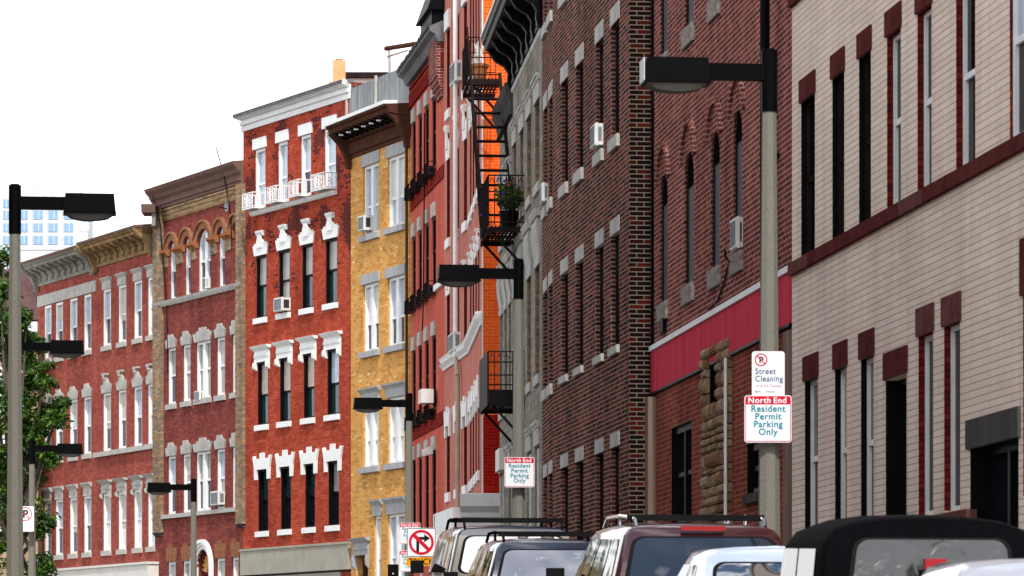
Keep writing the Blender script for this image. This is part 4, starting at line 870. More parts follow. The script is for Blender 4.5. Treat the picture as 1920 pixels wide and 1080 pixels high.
# ================================================================== ground, road, pavements (structure)
pts = [Vector((8.4-.1155*y, y)) for y in (-25, 10, 30, 45)]+[fC.Q, fK.P, fJ.Q, fI.P, fE.P, fG.P, fG.P-fG.d*40]
def offs(d):
    r = []
    for i, p in enumerate(pts):
        a = pts[max(0, i-1)]; c = pts[min(len(pts)-1, i+1)]; t = (c-a).normalized(); r.append(p+Vector((-t.y, t.x))*d)
    return r
def dens(l, step=2.5):
    out = []
    for a, c in zip(l, l[1:]):
        n = max(1, int((c-a).length/step))
        out += [a+(c-a)*k/n for k in range(n)]
    return out+[l[-1]]
def ribbon(name, d0, d1, dz, mat, kerb=0):
    a, c = offs(d0), offs(d1); A, C_ = [], []
    for i in range(len(a)-1):
        n = max(1, int((pts[i+1]-pts[i]).length/2.5))
        for k in range(n): A.append(a[i]+(a[i+1]-a[i])*k/n); C_.append(c[i]+(c[i+1]-c[i])*k/n)
    mb = MB(); P = lambda p, z: (p.x, p.y, ground(p.y)+z)
    for i in range(len(A)-1):
        mb.quad(P(A[i], dz), P(A[i+1], dz), P(C_[i+1], dz), P(C_[i], dz))
        if kerb: mb.quad(P(C_[i], dz), P(C_[i+1], dz), P(C_[i+1], dz-kerb), P(C_[i], dz-kerb)); mb.quad(P(A[i], dz), P(A[i+1], dz), P(A[i+1], dz-kerb), P(A[i], dz-kerb))
    return struct(link(name, mb.mesh(name, mat)))
ribbon('road', 1.45, 8.6, .01, 'asphalt')
ribbon('pavement', -.5, 1.45, .13, 'paving', .14)
ribbon('pavement', 8.6, 11.5, .13, 'paving', .14)
mb = MB(); xs = [-600, -120, -40, -20, 0, 20, 60, 600]; ys = [-60, -20]+list(range(0, 160, 5))+[200, 400, 1500]
gz = lambda y: ground(y)-.02 if y >= 0 else .0345*y-.02
for i in range(len(xs)-1):
    for j in range(len(ys)-1): mb.quad((xs[i], ys[j], gz(ys[j])), (xs[i+1], ys[j], gz(ys[j])), (xs[i+1], ys[j+1], gz(ys[j+1])), (xs[i], ys[j+1], gz(ys[j+1])))
struct(link('ground', mb.mesh('ground', 'earth')))
# ================================================================== text helper
def text_mesh(txt, size, mat, bold=.02, align='CENTER', sx=1.0, sp=1.1):
    c = bpy.data.curves.new('lettering', 'FONT'); c.body = txt; c.size = size; c.align_x = align; c.offset = bold*size; c.extrude = .0015; c.space_character = sp
    o = bpy.data.objects.new('lettering', c); COL.objects.link(o)
    dg = bpy.context.evaluated_depsgraph_get(); me = bpy.data.meshes.new_from_object(o.evaluated_get(dg)); bpy.data.objects.remove(o)
    me.transform(Matrix.Rotation(math.pi/2, 4, 'X') @ Matrix.Diagonal((sx, 1, 1, 1))); me.materials.clear(); me.materials.append(M[mat])
    return me
M['s_white'] = plain('sign_white', (.74, .76, .79, 1), .4, .04); M['s_red'] = plain('sign_red', (.55, .012, .03, 1), .4, .05)
M['s_teal'] = plain('sign_teal', (.0, .21, .27, 1), .4, .05); M['s_navy'] = plain('sign_navy', (.02, .06, .16, 1), .4, .05)
M['s_black'] = plain('sign_black', (.015, .015, .015, 1), .4, .05); M['s_orange'] = plain('sign_orange', (.75, .30, .01, 1), .45, .12); M['s_alu'] = plain('sign_back_metal', (.3, .3, .32, 1), .5, .1)
def rrect(w, h, r, n=5):
    p = []
    for cx, cz, a in ((w/2-r, h/2-r, 0), (-w/2+r, h/2-r, 90), (-w/2+r, -h/2+r, 180), (w/2-r, -h/2+r, 270)):
        for i in range(n+1): t = math.radians(a+90*i/n); p.append((cx+r*math.cos(t), cz+r*math.sin(t)))
    return p
def ringmesh(outer, inner, o0, o1):
    mb = MB(); n = len(outer)
    for i in range(n): j = (i+1) % n; mb.prism([outer[i], outer[j], inner[j], inner[i]], o0, o1)
    return mb
def plate(t, w, h, r=.03, mat='s_white'):
    link('plate', MB().prism(rrect(w, h, r), 0, .004).mesh('plate', mat), t)
def put(t, name, me, x, z, o=.0045): link(name, me, t, T(x, -o, z))
def permit_sign(loc, s, label, rz=0):
    t = thing('parking_sign', label, 'sign', loc=loc, rz=rz); w = h = .457*s
    plate(t, w, h, .03*s)
    link('border', ringmesh(rrect(w-.016*s, h-.016*s, .025*s), rrect(w-.030*s, h-.030*s, .02*s), .004, .0055).mesh('border', 's_red'), t)
    link('red_panel', MB().prism([(-w/2+.012*s, h/2-.088*s), (w/2-.012*s, h/2-.088*s)]+[p for p in rrect(w-.02*s, h-.02*s, .025*s)[:12]], .004, .006).mesh('red_panel', 's_red'), t)
    put(t, 'lettering', text_mesh('North', .078*s, 's_white', .022, sx=1.04), -.083*s, h/2-.074*s, .0065); put(t, 'lettering', text_mesh('End', .078*s, 's_white', .022, sx=1.04), .115*s, h/2-.074*s, .0065)
    for i, ln in enumerate(('Resident', 'Permit', 'Parking', 'Only')):
        put(t, 'lettering', text_mesh(ln, .088*s, 's_teal', .024, sx=.98), 0, h/2-.158*s-i*.075*s)
    return t
STREET = math.atan(866/7500)
LAMPL = []
def lamp(x, yarm, Y, side, label, hood_len=.64, end=False):
    """shoebox street lamp: concrete pole, black sleeve, square arm, box head with a drop lens; side -1 reaches left over the road"""
    p = Wp(x, yarm, Y); g = ground(Y); H = p.z-g
    t = thing('street_lamp', label, 'street lamp', loc=(p.x, p.y, g), rz=STREET, group='street lamps along the street')
    link('pole', MB().tube((0, 0, 0), (0, 0, H-.36), .125, 8, .072).mesh('pole', 'concrete'), t)
    link('base', MB().tube((0, 0, 0), (0, 0, .5), .2, 8, .15).mesh('base', 'concrete'), t)
    mb = MB().tube((0, 0, H-.38), (0, 0, H+.22), .082, 8); mb.tube((0, 0, H+.22), (0, 0, H+.235), .06, 8); link('sleeve', mb.mesh('sleeve', 'lampblack'), t)
    s = side; a0, a1 = .05, .62; xs = sorted((s*a0, s*a1)); link('arm', MB().box(xs[0], xs[1], -.065, .065, H-.075, H+.08).mesh('arm', 'lampblack'), t)
    x0, x1 = sorted((s*.60, s*(.60+hood_len)))
    mb = MB(); e = .02
    v = [(x0, -.16, H-.11), (x1, -.16, H-.11), (x1, .16, H-.11), (x0, .16, H-.11), (x0+e, -.14, H+.12), (x1-e, -.14, H+.12), (x1-e, .14, H+.12), (x0+e, .14, H+.12)]
    mb._add(v, [[0, 3, 2, 1], [4, 5, 6, 7], [0, 1, 5, 4], [1, 2, 6, 5], [2, 3, 7, 6], [3, 0, 4, 7]])
    mb.box(x0-.006, x1+.006, -.166, .166, H-.13, H-.105)
    hd = link('head', mb.mesh('head', 'lampblack'), t)
    n = 10; mb = MB()
    for i in range(n):
        xa, xb = x0+.03+(x1-x0-.06)*i/n, x0+.03+(x1-x0-.06)*(i+1)/n
        fz = lambda q: -.075*math.sin(math.pi*min(1, max(0, q)))**.45
        za, zb = fz(i/n), fz((i+1)/n)
        mb.quad((xa, -.14, H-.13), (xb, -.14, H-.13), (xb, -.10, H-.13+zb), (xa, -.10, H-.13+za)); mb.quad((xa, .14, H-.13), (xb, .14, H-.13), (xb, .10, H-.13+zb), (xa, .10, H-.13+za)); mb.quad((xa, -.10, H-.13+za), (xb, -.10, H-.13+zb), (xb, .10, H-.13+zb), (xa, .10, H-.13+za))
    link('lens', mb.mesh('lens', 'lens', smooth=True), hd)
    if end: link('end_glare', MB().box(*sorted((s*(.60+hood_len+.004), s*(.60+hood_len+.010))), -.15, .15, H-.11, H+.11).mesh('end_glare', 'white'), hd)  # white sheet paints a bright reflection on the head's end face
    return t
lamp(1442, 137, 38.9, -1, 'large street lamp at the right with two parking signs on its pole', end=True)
lamp(972, 514, 61, -1, 'street lamp in front of the grey stone house, one permit sign on its pole')
lamp(767, 757, 89, -1, 'street lamp in front of the yellow brick house, above the no right turn sign')
lamp(363, 914, 107, -1, 'small far street lamp in front of the purple red arched building')
lamp(28, 381, 49.5, 1, 'tallest left street lamp with pale concrete pole, arm reaching right')
lamp(33, 650, 75, 1, 'left street lamp mostly hidden by the tallest left pole, only its dark arm showing')
lamp(60, 841, 98, 1, 'lowest left street lamp with its arm coming out of the tree')
permit_sign(Wp(1440, 785.5, 38.72), 1.0, 'North End resident permit sign on the large right street lamp, below the street cleaning sign')
permit_sign(Wp(974, 885.5, 60.8), 1.0, 'North End resident permit sign alone on the street lamp before the grey stone house')
t = thing('street_cleaning_sign', 'white street cleaning no parking sign, top of the large right lamp pole', 'sign', loc=Wp(1440.5, 710, 38.735)); w, h = .317, .53
plate(t, w, h, .03)
def circ(r, n=28): return [(r*math.cos(2*math.pi*i/n), r*math.sin(2*math.pi*i/n)) for i in range(n)]
def nosym(t, x, z, r, th, rot=45):
    link('prohibition_ring', ringmesh(circ(r), circ(r-th), .004, .007).mesh('prohibition_ring', 's_red'), t, T(x, 0, z))
    a = math.radians(rot); d = r-th*.5; n_ = th*.45; dx, dz = math.cos(a), -math.sin(a)
    link('prohibition_bar', MB().prism([(-d*dx-n_*dz*-1, -d*dz-n_*dx*-1*-1), (d*dx+n_*dz, d*dz-n_*dx), (d*dx-n_*dz, d*dz+n_*dx), (-d*dx-n_*dz, -d*dz+n_*dx)][:0] or [(-d*dx+n_*dz, -d*dz-n_*dx), (d*dx+n_*dz, d*dz-n_*dx), (d*dx-n_*dz, d*dz+n_*dx), (-d*dx-n_*dz, -d*dz+n_*dx)], .0072, .0085).mesh('prohibition_bar', 's_red'), t, T(x, 0, z))
put(t, 'lettering', text_mesh('P', .085, 's_black', .03), -.068, h/2-.112); nosym(t, -.07, h/2-.082, .062, .011)
put(t, 'lettering', text_mesh('Street', .080, 's_navy', .012, 'LEFT', .92), -.128, h/2-.220); put(t, 'lettering', text_mesh('Cleaning', .080, 's_navy', .012, 'LEFT', .88), -.128, h/2-.292)
put(t, 'lettering', text_mesh('1st & 3rd Tuesday', .031, 's_red', .0, 'LEFT'), -.128, h/2-.345); put(t, 'lettering', text_mesh('8am - 12noon', .031, 's_black', 0, 'LEFT'), -.128, h/2-.400)
link('tow_panel', MB().prism([(-.128, h/2-.49), (.108, h/2-.49), (.108, h/2-.452), (-.128, h/2-.452)], .004, .0055).mesh('tow_panel', 's_red'), t); put(t, 'lettering', text_mesh('Tow  Zone', .036, 's_white', .01, 'LEFT'), -.118, h/2-.484, .006)
# signs by the third lamp
t = permit_sign(Wp(768.5, 1000, 88.6), 1.02, 'North End permit sign half hidden behind the no right turn sign, upper one')
t = permit_sign(Wp(768, 1052, 88.6), 1.02, 'North End permit sign half hidden behind the no right turn sign, lower one')
t = thing('traffic_sign', 'no right turn sign with an orange trucks plate', 'sign', loc=(0, 0, 0)); p = Wp(790, 1017, 84); t.location = (p.x, p.y, ground(84)); hz_ = p.z-ground(84); w = .61
link('plate', MB().prism(rrect(w, w, .03), .03, .034).mesh('plate', 's_white'), t, T(0, 0, hz_))
link('border', ringmesh(rrect(w-.012, w-.012, .025), rrect(w-.035, w-.035, .02), .034, .036).mesh('border', 's_black'), t, T(0, 0, hz_))
ar = MB().prism([(-.105, -.2), (-.045, -.2), (-.045, .055), (.06, .055), (.06, -.0), (.185, .085), (.06, .17), (.06, .115), (-.105, .115)], .034, .037); link('arrow', ar.mesh('arrow', 's_black'), t, T(0, 0, hz_))
link('prohibition_ring', ringmesh(circ(.262, 40), circ(.208, 40), .037, .039).mesh('prohibition_ring', 's_red'), t, T(0, 0, hz_))
d, n_ = .235/math.sqrt(2), .026; link('prohibition_bar', MB().prism([(-d-n_, d-n_), (d-n_, -d-n_), (d+n_, -d+n_), (-d+n_, d+n_)], .0392, .041).mesh('prohibition_bar', 's_red'), t, T(0, 0, hz_))
link('trucks_plate', MB().prism([(-.31, -.495), (.31, -.495), (.31, -.315), (-.31, -.315)], .03, .034).mesh('trucks_plate', 's_orange'), t, T(0, 0, hz_)); link('lettering', text_mesh('TRUCKS', .185, 's_black', .012, sx=.80), t, T(.03, -.036, hz_-.465))
link('post', MB().tube((0, 0, 0), (0, 0, hz_+.3), .03, 8).mesh('post', 's_alu'), t)
tag(link('blank_sign', MB().prism(rrect(.2, .24, .02), 0, .004).mesh('blank_sign', 's_white'), None, Matrix.Translation(Wp(823, 1013, 86))), 'small blank white plate just right of the no right turn sign', 'sign')
# left no-parking sign
t = thing('no_parking_sign', 'white no parking sign with a struck P on the far left pole', 'sign', loc=Wp(47.5, 973, 97.6)); plate(t, .42, .62, .03)
put(t, 'lettering', text_mesh('P', .26, 's_black', .03), 0, .035, .0045); nosym(t, -.01, .12, .17, .02)
# a dark steel cabinet below the signs
p = Wp(737, 1058, 86); t = thing('steel_cabinet', 'dark steel cabinet standing below the permit signs', 'cabinet', loc=(p.x, p.y, ground(86)))
link('body', MB().box(-.115, .115, 0, .25, 0, p.z-ground(86)).mesh('body', 'blackpaint'), t); link('latch', MB().tube((.0, -.012, p.z-ground(86)-.2), (0, 0, p.z-ground(86)-.2), .018, 8).mesh('latch', 'acwhite'), t)
# ================================================================== fire escape on the stone houses
f = fK2
def face_pt(Y, out, z): pass
iron = thing('fire_escape', 'black iron fire escape stair with two landings before the orange wall', 'fire escape', mat=fK2.M)
uN = fK.U(984) + (fK2.L); g = fK2
# landings project towards the street; z from rows at their depth
def hz(y, Y): return EYE+(YH-y)/F*Y
uA, uB = g.L+.6, g.L+3.0
zf = fK2.D(937)-(uA)*abs(fK2.d.y)                           # depth of the far end of the lower landing
zl, zb = hz(450, zf), hz(764, zf); zu = hz(148, fK2.z0-.3)
def landing(z, u0, u1, o, railh, name='landing'):
    mb = MB()
    for k in range(int(o/.07)): mb.obox(u0, u1, .02+k*.07, .02+k*.07+.03, z-.025, z)
    for u in (u0, u1): mb.obox(u-.02, u+.02, 0, o, z-.12, z-.028)
    mb.obox(u0, u1, o-.03, o, z-.14, z-.028)
    for k in range(7): mb.tube((u0+(u1-u0)*k/6, 0, z-.10), (u0+(u1-u0)*k/6, -o, z-.10), .012, 5)
    link(name, mb.mesh(name, 'iron'), iron)
    mb = MB()
    for zz in (z+railh, z+railh*.5, z+.06): mb.path([(u0, 0, zz), (u0, -o, zz), (u1, -o, zz), (u1, 0, zz)], .014, 5)
    for k in range(22):
        u = u0+(u1-u0)*k/21; mb.tube((u, -o, z), (u, -o, z+railh), .010, 5)
    for k in range(1, 6): mb.tube((u1, -o*k/6, z), (u1, -o*k/6, z+railh), .009, 5)
    for k in range(5):                                       # curls under the rail
        mb.path([(u1, -o*(k+.2)/5, z+railh-.12), (u1, -o*(k+.5)/5, z+railh-.04), (u1, -o*(k+.8)/5, z+railh-.12)], .007, 4)
    link('railing', mb.mesh('railing', 'iron'), iron)
    for u in (u0+.1, u1-.1): link('strut', MB().tube((u, 0, z-.75), (u, -o*.9, z-.10), .026, 6).mesh('strut', 'iron'), iron)
o = .66
landing(zl, uA, uB, o, .92); landing(zu, -1.5, .45, o, .80); landing(zb, uA, uB, o, .86)
link('side_panel', MB().obox(uA, uB, o+.012, o+.024, zb-.12, zb+.86).mesh('side_panel', 'blackpaint'), iron)
link('apron', MB().obox(uB+.03, uB+.04, 0, o, zb-.14, zb+.16).mesh('apron', 'blackpaint'), iron)
for oo in (.03, o):                                          # stringers and treads
    link('stringer', MB().prism([(.35, zu+.75 if oo == o else zu+.1), (.47, zu+.75 if oo == o else zu+.1), (uA+.55, zl), (uA+.40, zl)], oo-.03, oo+.03).mesh('stringer', 'iron'), iron)
n = 11
for k in range(n):
    t_ = (k+.5)/n; u = .45+(uA+.45-.45)*t_; z = zu+(zl-zu)*t_
    link('tread', MB().obox(u-.11, u+.11, .045, o-.022, z-.028, z).mesh('tread', 'iron'), iron)
link('handrail', MB().tube((.45, -o-.02, zu+1.0), (uA+.45, -o-.02, zl+.9), .018, 6).mesh('handrail', 'iron'), iron)
u1 = uB
def leaves(n, rx, ry, rz, size, seed=1, clumps=None, twig=0):
    rn = random.Random(seed); mb = MB(); clumps = clumps or [(0, 0, 0, 1)]
    if twig:                                                # each clump splits into small sprays with gaps between them
        sub = []
        for cx, cy, cz, cr in clumps:
            for k in range(max(4, int(14*cr/.4))):
                v = Vector((rn.gauss(0, 1), rn.gauss(0, 1), rn.gauss(0, 1))).normalized()*cr*rn.uniform(.35, 1.12); sub.append((cx+v.x, cy+v.y, cz+v.z, twig*rn.uniform(.5, 1.3)))
        clumps = sub
    for i in range(n):
        cx, cy, cz, cr = rn.choice(clumps)
        while True:
            x, y, z = (rn.uniform(-1, 1) for _ in range(3)); d2 = x*x+y*y+z*z
            if .2 < d2 < 1: break
        c = Vector((cx+x*rx*cr, cy+y*ry*cr, cz+z*rz*cr)); s = size*rn.uniform(.6, 1.3)
        nrm = Vector((x+rn.uniform(-.9, .9), y+rn.uniform(-.9, .9), abs(z)+rn.uniform(0, 1.2))).normalized()
        a = nrm.orthogonal().normalized(); a.rotate(Matrix.Rotation(rn.uniform(0, 6.28), 3, nrm)); bb = nrm.cross(a)
        mb.mi = rn.choice([0, 0, 1, 2])
        mb.quad(c-a*s, c-bb*s*.45+nrm*s*.1, c+a*s, c+bb*s*.45+nrm*s*.1)
    return mb
def leafmat(name, col):
    m, nt, p = new_mat(name); p.inputs['Base Color'].default_value = col; p.inputs['Roughness'].default_value = .5; p.inputs['Specular IOR Level'].default_value = .3
    d = N(nt, 'ShaderNodeBsdfTranslucent'); d.inputs[0].default_value = (col[0]*1.6, col[1]*1.7, col[2]*.7, 1); mxs = N(nt, 'ShaderNodeMixShader'); mxs.inputs[0].default_value = .35
    nt.links.new(p.outputs[0], mxs.inputs[1]); nt.links.new(d.outputs[0], mxs.inputs[2]); nt.links.new(mxs.outputs[0], nt.nodes['Material Output'].inputs[0]); return m
M['leaf_a'] = leafmat('leaf_green', (.034, .092, .012, 1)); M['leaf_b'] = leafmat('leaf_light_green', (.11, .20, .020, 1)); M['leaf_c'] = leafmat('leaf_dark_green', (.014, .042, .010, 1))
M['violet'] = plain('violet_petal', (.12, .02, .40, 1), .6, .2); M['pink'] = plain('pink_petal', (.65, .06, .15, 1), .6, .2); M['bark'] = plain('grey_bark', (.12, .10, .08, 1), .9, .4, 12, bump=.6)
LV = ['leaf_a', 'leaf_b', 'leaf_c']
t = thing('potted_plant', 'bushy potted plant with violet and pink flowers on the lower fire escape landing', 'plant', mat=fK2.M @ T(u1-.35, -.26, zl))
link('pot', MB().tube((0, 0, 0), (0, 0, .3), .14, 12, .19).mesh('pot', 'blackpaint'), t); link('foliage', leaves(600, .29, .27, .27, .05, 3).mesh('foliage', LV, recalc=False), t, T(0, 0, .58))
mb = leaves(40, .38, .38, .34, .05, 5); mb.m = [0 if i % 2 else 1 for i in range(len(mb.m))]; link('flowers', mb.mesh('flowers', ['pink', 'violet'], recalc=False), t, T(0, 0, .62))
t = thing('hanging_flowers', 'trailing violet flowers at the left side of the lower fire escape landing', 'plant', mat=fK2.M @ T(uA+.5, -.60, zl+.05))
mb = leaves(60, .08, .06, .34, .06, 8); link('flowers', mb.mesh('flowers', ['violet', 'violet', 'leaf_c'], recalc=False), t, T(0, 0, .4)); link('pot', MB().tube((0, 0, -.1), (0, 0, .1), .07, 8, .09).mesh('pot', 'blackpaint'), t)
t = thing('flower_pot', 'terracotta flower pot on the upper fire escape landing', 'flower pot', mat=fK2.M @ T(.2, -.42, zu))
mb = MB().tube((0, 0, 0), (0, 0, .24), .12, 14, .17); mb.tube((0, 0, .24), (0, 0, .30), .19, 14); link('pot', mb.mesh('pot', 'terracotta'), t); mb = MB()
for k in range(7): a = k*.9; mb.tube((0, 0, .28), (.1*math.cos(a), .1*math.sin(a), .62+.05*(k % 3)), .012, 5)
link('stems', mb.mesh('stems', 'dirty_white'), t)
# ================================================================== tree at the left
def tree(name, label, loc, clumps, n, size, trunk_h, seed, group=None):
    t = thing(name, label, 'tree', loc=loc, group=group); rn = random.Random(seed)
    mb = MB().tube((0, 0, 0), (.1, 0, trunk_h*.55), .22, 10, .17).tube((.1, 0, trunk_h*.55), (0, .1, trunk_h), .17, 10, .12)
    for cx, cy, cz, cr in clumps: mb.tube((.05, 0, trunk_h*rn.uniform(.55, .95)), (cx*.9, cy*.9, cz-.2), .08, 6, .02)
    link('trunk', mb.mesh('trunk', 'bark'), t)
    link('crown', leaves(n, 1, 1, .7, size, seed, clumps, 0.23 if size < .1 else .3).mesh('crown', LV, recalc=False), t)
    return t
Yt = 101; g0 = ground(Yt); rn = random.Random(21); base = Wp(20, 900, Yt)
cl = []
for (x, y, r) in [(0, 545, .30), (-30, 520, .45), (5, 480, .18), (18, 640, .42), (52, 600, .22), (65, 650, .28), (30, 690, .40), (70, 690, .28), (55, 730, .34), (88, 715, .16), (10, 760, .42), (45, 790, .36), (95, 770, .24), (105, 788, .18), (118, 760, .12), (70, 810, .30), (25, 840, .45), (90, 850, .26), (60, 880, .30), (15, 910, .5), (-40, 620, .7), (-60, 760, .8), (-30, 880, .7), (75, 985, .20), (92, 978, .12), (45, 960, .3), (10, 980, .5), (-20, 1020, .5), (85, 1060, .18), (60, 1075, .22), (35, 600, .2), (8, 590, .25)]:
    q = Wp(x, y, Yt+rn.uniform(-.8, .8)); cl.append((q.x-base.x, q.y-base.y, q.z-g0, r*1.32))
tree('street_tree', 'leafy green street tree behind the tallest left lamp', (base.x, base.y, g0), cl, 25000, .074, 4.2, 31)
# off to the left of the frame: the trees that the car windows mirror
for k, (X, Y) in enumerate([(-7.6, 22), (-8.2, 31), (-9.0, 41)]):
    rn = random.Random(50+k); c = [(rn.uniform(-1.3, 1.3), rn.uniform(-1.3, 1.3), 3.4+rn.uniform(-.8, 1.6), rn.uniform(.5, .9)) for _ in range(12)]
    tree('street_tree', 'street tree on the left pavement, outside the left edge of the view', (X, Y, ground(Y)), c, 2500, .13, 2.6, 60+k, 'street trees on the left pavement')
# ================================================================== unseen houses added on the left, heights set to block sky light
for k, (y0, y1, hgt, mt) in enumerate([(-22, -4, 8.0, 'b_C'), (-4, 14, 6.6, 'b_I'), (14, 33, 6.9, 'b_F'), (33, 52, 9.8, 'b_G'), (52, 66, 10.4, 'b_C')]):
    fl = PlanFace((-3.6-.1155*y0, y0), (-3.6-.1155*y1, y1)); gl = ground((y0+y1)/2)
    b = Building('brick_house', ['dark clinker', 'painted red', 'purple red', 'dull red', 'black and red'][k]+' brick row house added opposite to block sky light, out of view', 'house', fl, group='unseen row houses added to block sky light')
    for r_ in range(3 if hgt > 9 else 2):
        x = 1.2
        while x < fl.L-1.5:
            win(b, x, x+1.0, gl+1.2+r_*2.9, gl+2.9+r_*2.9, f=fl, up='g_dark', lo='g_dark', sill=('palestone', .06, .12, .08), lint=('flat', 'palestone', .25, .08, .03)); x += 2.3
    mb = MB(); wall(mb, fl, 0, fl.L, min(gl, ground(y0))-1, gl+hgt, b.op, .2); shell(mb, fl, 0, fl.L, min(gl, ground(y0))-1, gl+hgt, 8); b.part('wall', mb, mt)
    b.part('cornice', MB().prof([(-.05, gl+hgt-.5), (.1, gl+hgt-.5), (.15, gl+hgt-.2), (.35, gl+hgt), (-.05, gl+hgt+.05)], 0, fl.L), 'brownmetal')
# ================================================================== background left: houses and tower
p = Wp(72, 605, 150); hb = thing('brick_house', 'far brown brick house with a dark gable roof, behind the tallest left lamp', 'house', loc=(p.x-3, 150, 1))
zt = hz(600, 150)-1; z2 = hz(505, 150)-1
link('wall', MB().box(-3, 3, 0, 8, 0, zt).mesh('wall', 'b_F'), hb)
mb = MB(); mb.prism([(-3.1, zt), (3.1, zt), (2.6, z2), (-.4, z2), (-2.2, z2-.4)], -8, .1); link('roof', mb.mesh('roof', plain('brown_roof_shingle', (.13, .075, .075, 1), .85, .3, 5)), hb)
link('railing', MB().box(1.2, 3.0, -.4, -.3, zt-.5, zt-.1).mesh('railing', 'white'), hb); link('awning', MB().prof([(.0, zt-1.0), (.5, zt-1.0), (.1, zt-.55)], 1.2, 3).mesh('awning', 'orangechim'), hb)
p = Wp(71, 700, 128); hc = thing('brick_house', 'tan brick house with white windows, half hidden by the tree', 'house', loc=(p.x-5, 128, 1)); zt = hz(640, 128)-1
M['b_tan'] = brick('tan_far_brick', [(0, (.36, .26, .17, 1)), (1, (.44, .33, .22, 1))], (.3, .22, .15, 1))
link('wall', MB().box(-4, 5, 0, 8, 0, zt).mesh('wall', 'b_tan'), hc); link('parapet', MB().box(-4.05, 5.03, -.1, 8, zt, zt+.2).mesh('parapet', 'cream'), hc)
for zz in (hz(776, 128)-1, hz(905, 128)-1, hz(1000, 128)-1):
    for x in (-2.6, -.2, 2.1, 4.15):
        w_ = link('window', MB().box(x-.40, x+.40, -.05, 0.02, zz, zz+1.5).mesh('window', 'white'), hc); link('pane', MB().box(x-.0, x+.32, -.06, -.051, zz+.1, zz+1.4).mesh('pane', 'g_navy'), w_)
YT = 700; tw = Wp(165, 470, YT); tower = thing('office_tower', 'pale far office tower with rows of blue windows, top left', 'tower', loc=(Wp(0, 0, YT).x, YT, 0)); k_ = YT/F
tx = lambda x: x*k_; tz_ = lambda y: EYE+(YH-y)*k_
M['t_wall'] = plain('pale_tower_concrete', (.60, .63, .68, 1), .8, .06, .1); M['t_glass'] = glass('blue_tower_glass', (.22, .36, .58, 1), .3, .3)
mb = MB(); mb.box(tx(-160), tx(152), 0, 20, 0, tz_(358)); mb.box(tx(-160), tx(60), 4, 24, 0, tz_(341)); link('wall', mb.mesh('wall', 't_wall'), tower)
mb = MB()
for x in (-2, 29, 57, 85, 113, 142): mb.box(tx(x-4), tx(x+4), -.5, .0, 0, tz_(378))
link('piers', mb.mesh('piers', 't_wall'), tower)
for xa, xb in ((6, 19), (35, 56), (63, 83), (91, 112), (120, 140)):
    for j in range(-1, 6):
        y = 395+23.6*j+ (0 if j >= 0 else 2)
        if y+15 > 478+20: continue
        w_ = link('window', MB().box(tx(xa), tx(xb), -.12, .0, tz_(y+16), tz_(y)).mesh('window', 't_glass'), tower)
        link('mullion', MB().box(tx((xa+xb)/2-.6), tx((xa+xb)/2+.6), -.2, -.121, tz_(y+16), tz_(y)).mesh('mullion', 't_wall'), w_)
p = Wp(158, 447, 190); t = thing('roof_vent', 'pale round roof vent right of the far tower', 'vent', loc=(p.x, p.y, p.z-3))
link('stack', MB().tube((0, 0, 0), (0, 0, 3.35), .18, 14).mesh('stack', 't_wall'), t); link('cowl', MB().tube((0, 0, 3.35), (0, 0, 3.75), .24, 14).mesh('cowl', 'acwhite'), t)
p = Wp(165, 470, 185); hd = thing('flat_house', 'pale flat roofed house block behind the grey bracketed cornice', 'house', loc=(p.x, p.y, 0)); link('wall', MB().box(-3.2, 2.6, 0, 8, 0, hz(468, 185)).mesh('wall', 't_wall'), hd); link('parapet', MB().box(-3.25, 2.65, -.05, 8.05, hz(468, 185), hz(466, 185)).mesh('parapet', 'white'), hd)
p = Wp(268, 378, 118); fr = thing('eave_return', 'grey roof eave sticking out left of the brown metal cornice', 'eave', loc=(p.x, p.y, p.z-.4))
link('eave', MB().prof([(-1, .08), (.02, .08), (.06, .2), (.1, .32), (-1, .34)], -.05, .36).mesh('eave', 'brownmetal'), fr); link('wall', MB().box(.24, .36, .1, 1, -.3, .08).mesh('wall', 'greycornice'), fr)
# ================================================================== parked cars
def paint(name, col, rough=.28, metal=.0):
    m, nt, p = new_mat(name); p.inputs['Base Color'].default_value = col; p.inputs['Roughness'].default_value = rough; p.inputs['Metallic'].default_value = metal
    p.inputs['Coat Weight'].default_value = 1; p.inputs['Coat Roughness'].default_value = .04; p.inputs['Specular IOR Level'].default_value = .5
    t = N(nt, 'ShaderNodeTexCoord'); n = N(nt, 'ShaderNodeTexNoise', i_Scale=2.2, i_Detail=3.0); nt.links.new(t.outputs['Object'], n.inputs['Vector'])
    mr = N(nt, 'ShaderNodeMapRange'); mr.inputs[3].default_value = rough*.8; mr.inputs[4].default_value = rough*1.4; nt.links.new(n.outputs['Fac'], mr.inputs[0]); nt.links.new(mr.outputs[0], p.inputs['Roughness'])
    return m
M['c_maroon'] = paint('maroon_car_paint', (.035, .004, .008, 1)); M['c_ice'] = paint('pale_blue_silver_paint', (.50, .58, .68, 1), .3, .35); M['c_black'] = paint('black_car_paint', (.006, .007, .010, 1))
M['c_navy'] = paint('dark_navy_car_paint', (.010, .016, .035, 1)); M['c_tan'] = paint('champagne_car_paint', (.15, .135, .11, 1), .35, .0); M['c_silver'] = paint('silver_car_paint', (.42, .44, .50, 1), .3, .4)
M['c_glass'] = glass('car_glass', (.010, .014, .022, 1), .02, 1.0, .12); M['c_glass'].node_tree.nodes['Principled BSDF'].inputs['IOR'].default_value = 2.9; M['c_glass_rear'] = glass('dim_car_glass', (.003, .012, .026, 1), .03, .8, .10); M['c_glass_rear'].node_tree.nodes['Principled BSDF'].inputs['IOR'].default_value = 1.55; M['c_glass_tint'] = glass('tinted_car_glass', (.004, .006, .010, 1), .03, .8, .01)
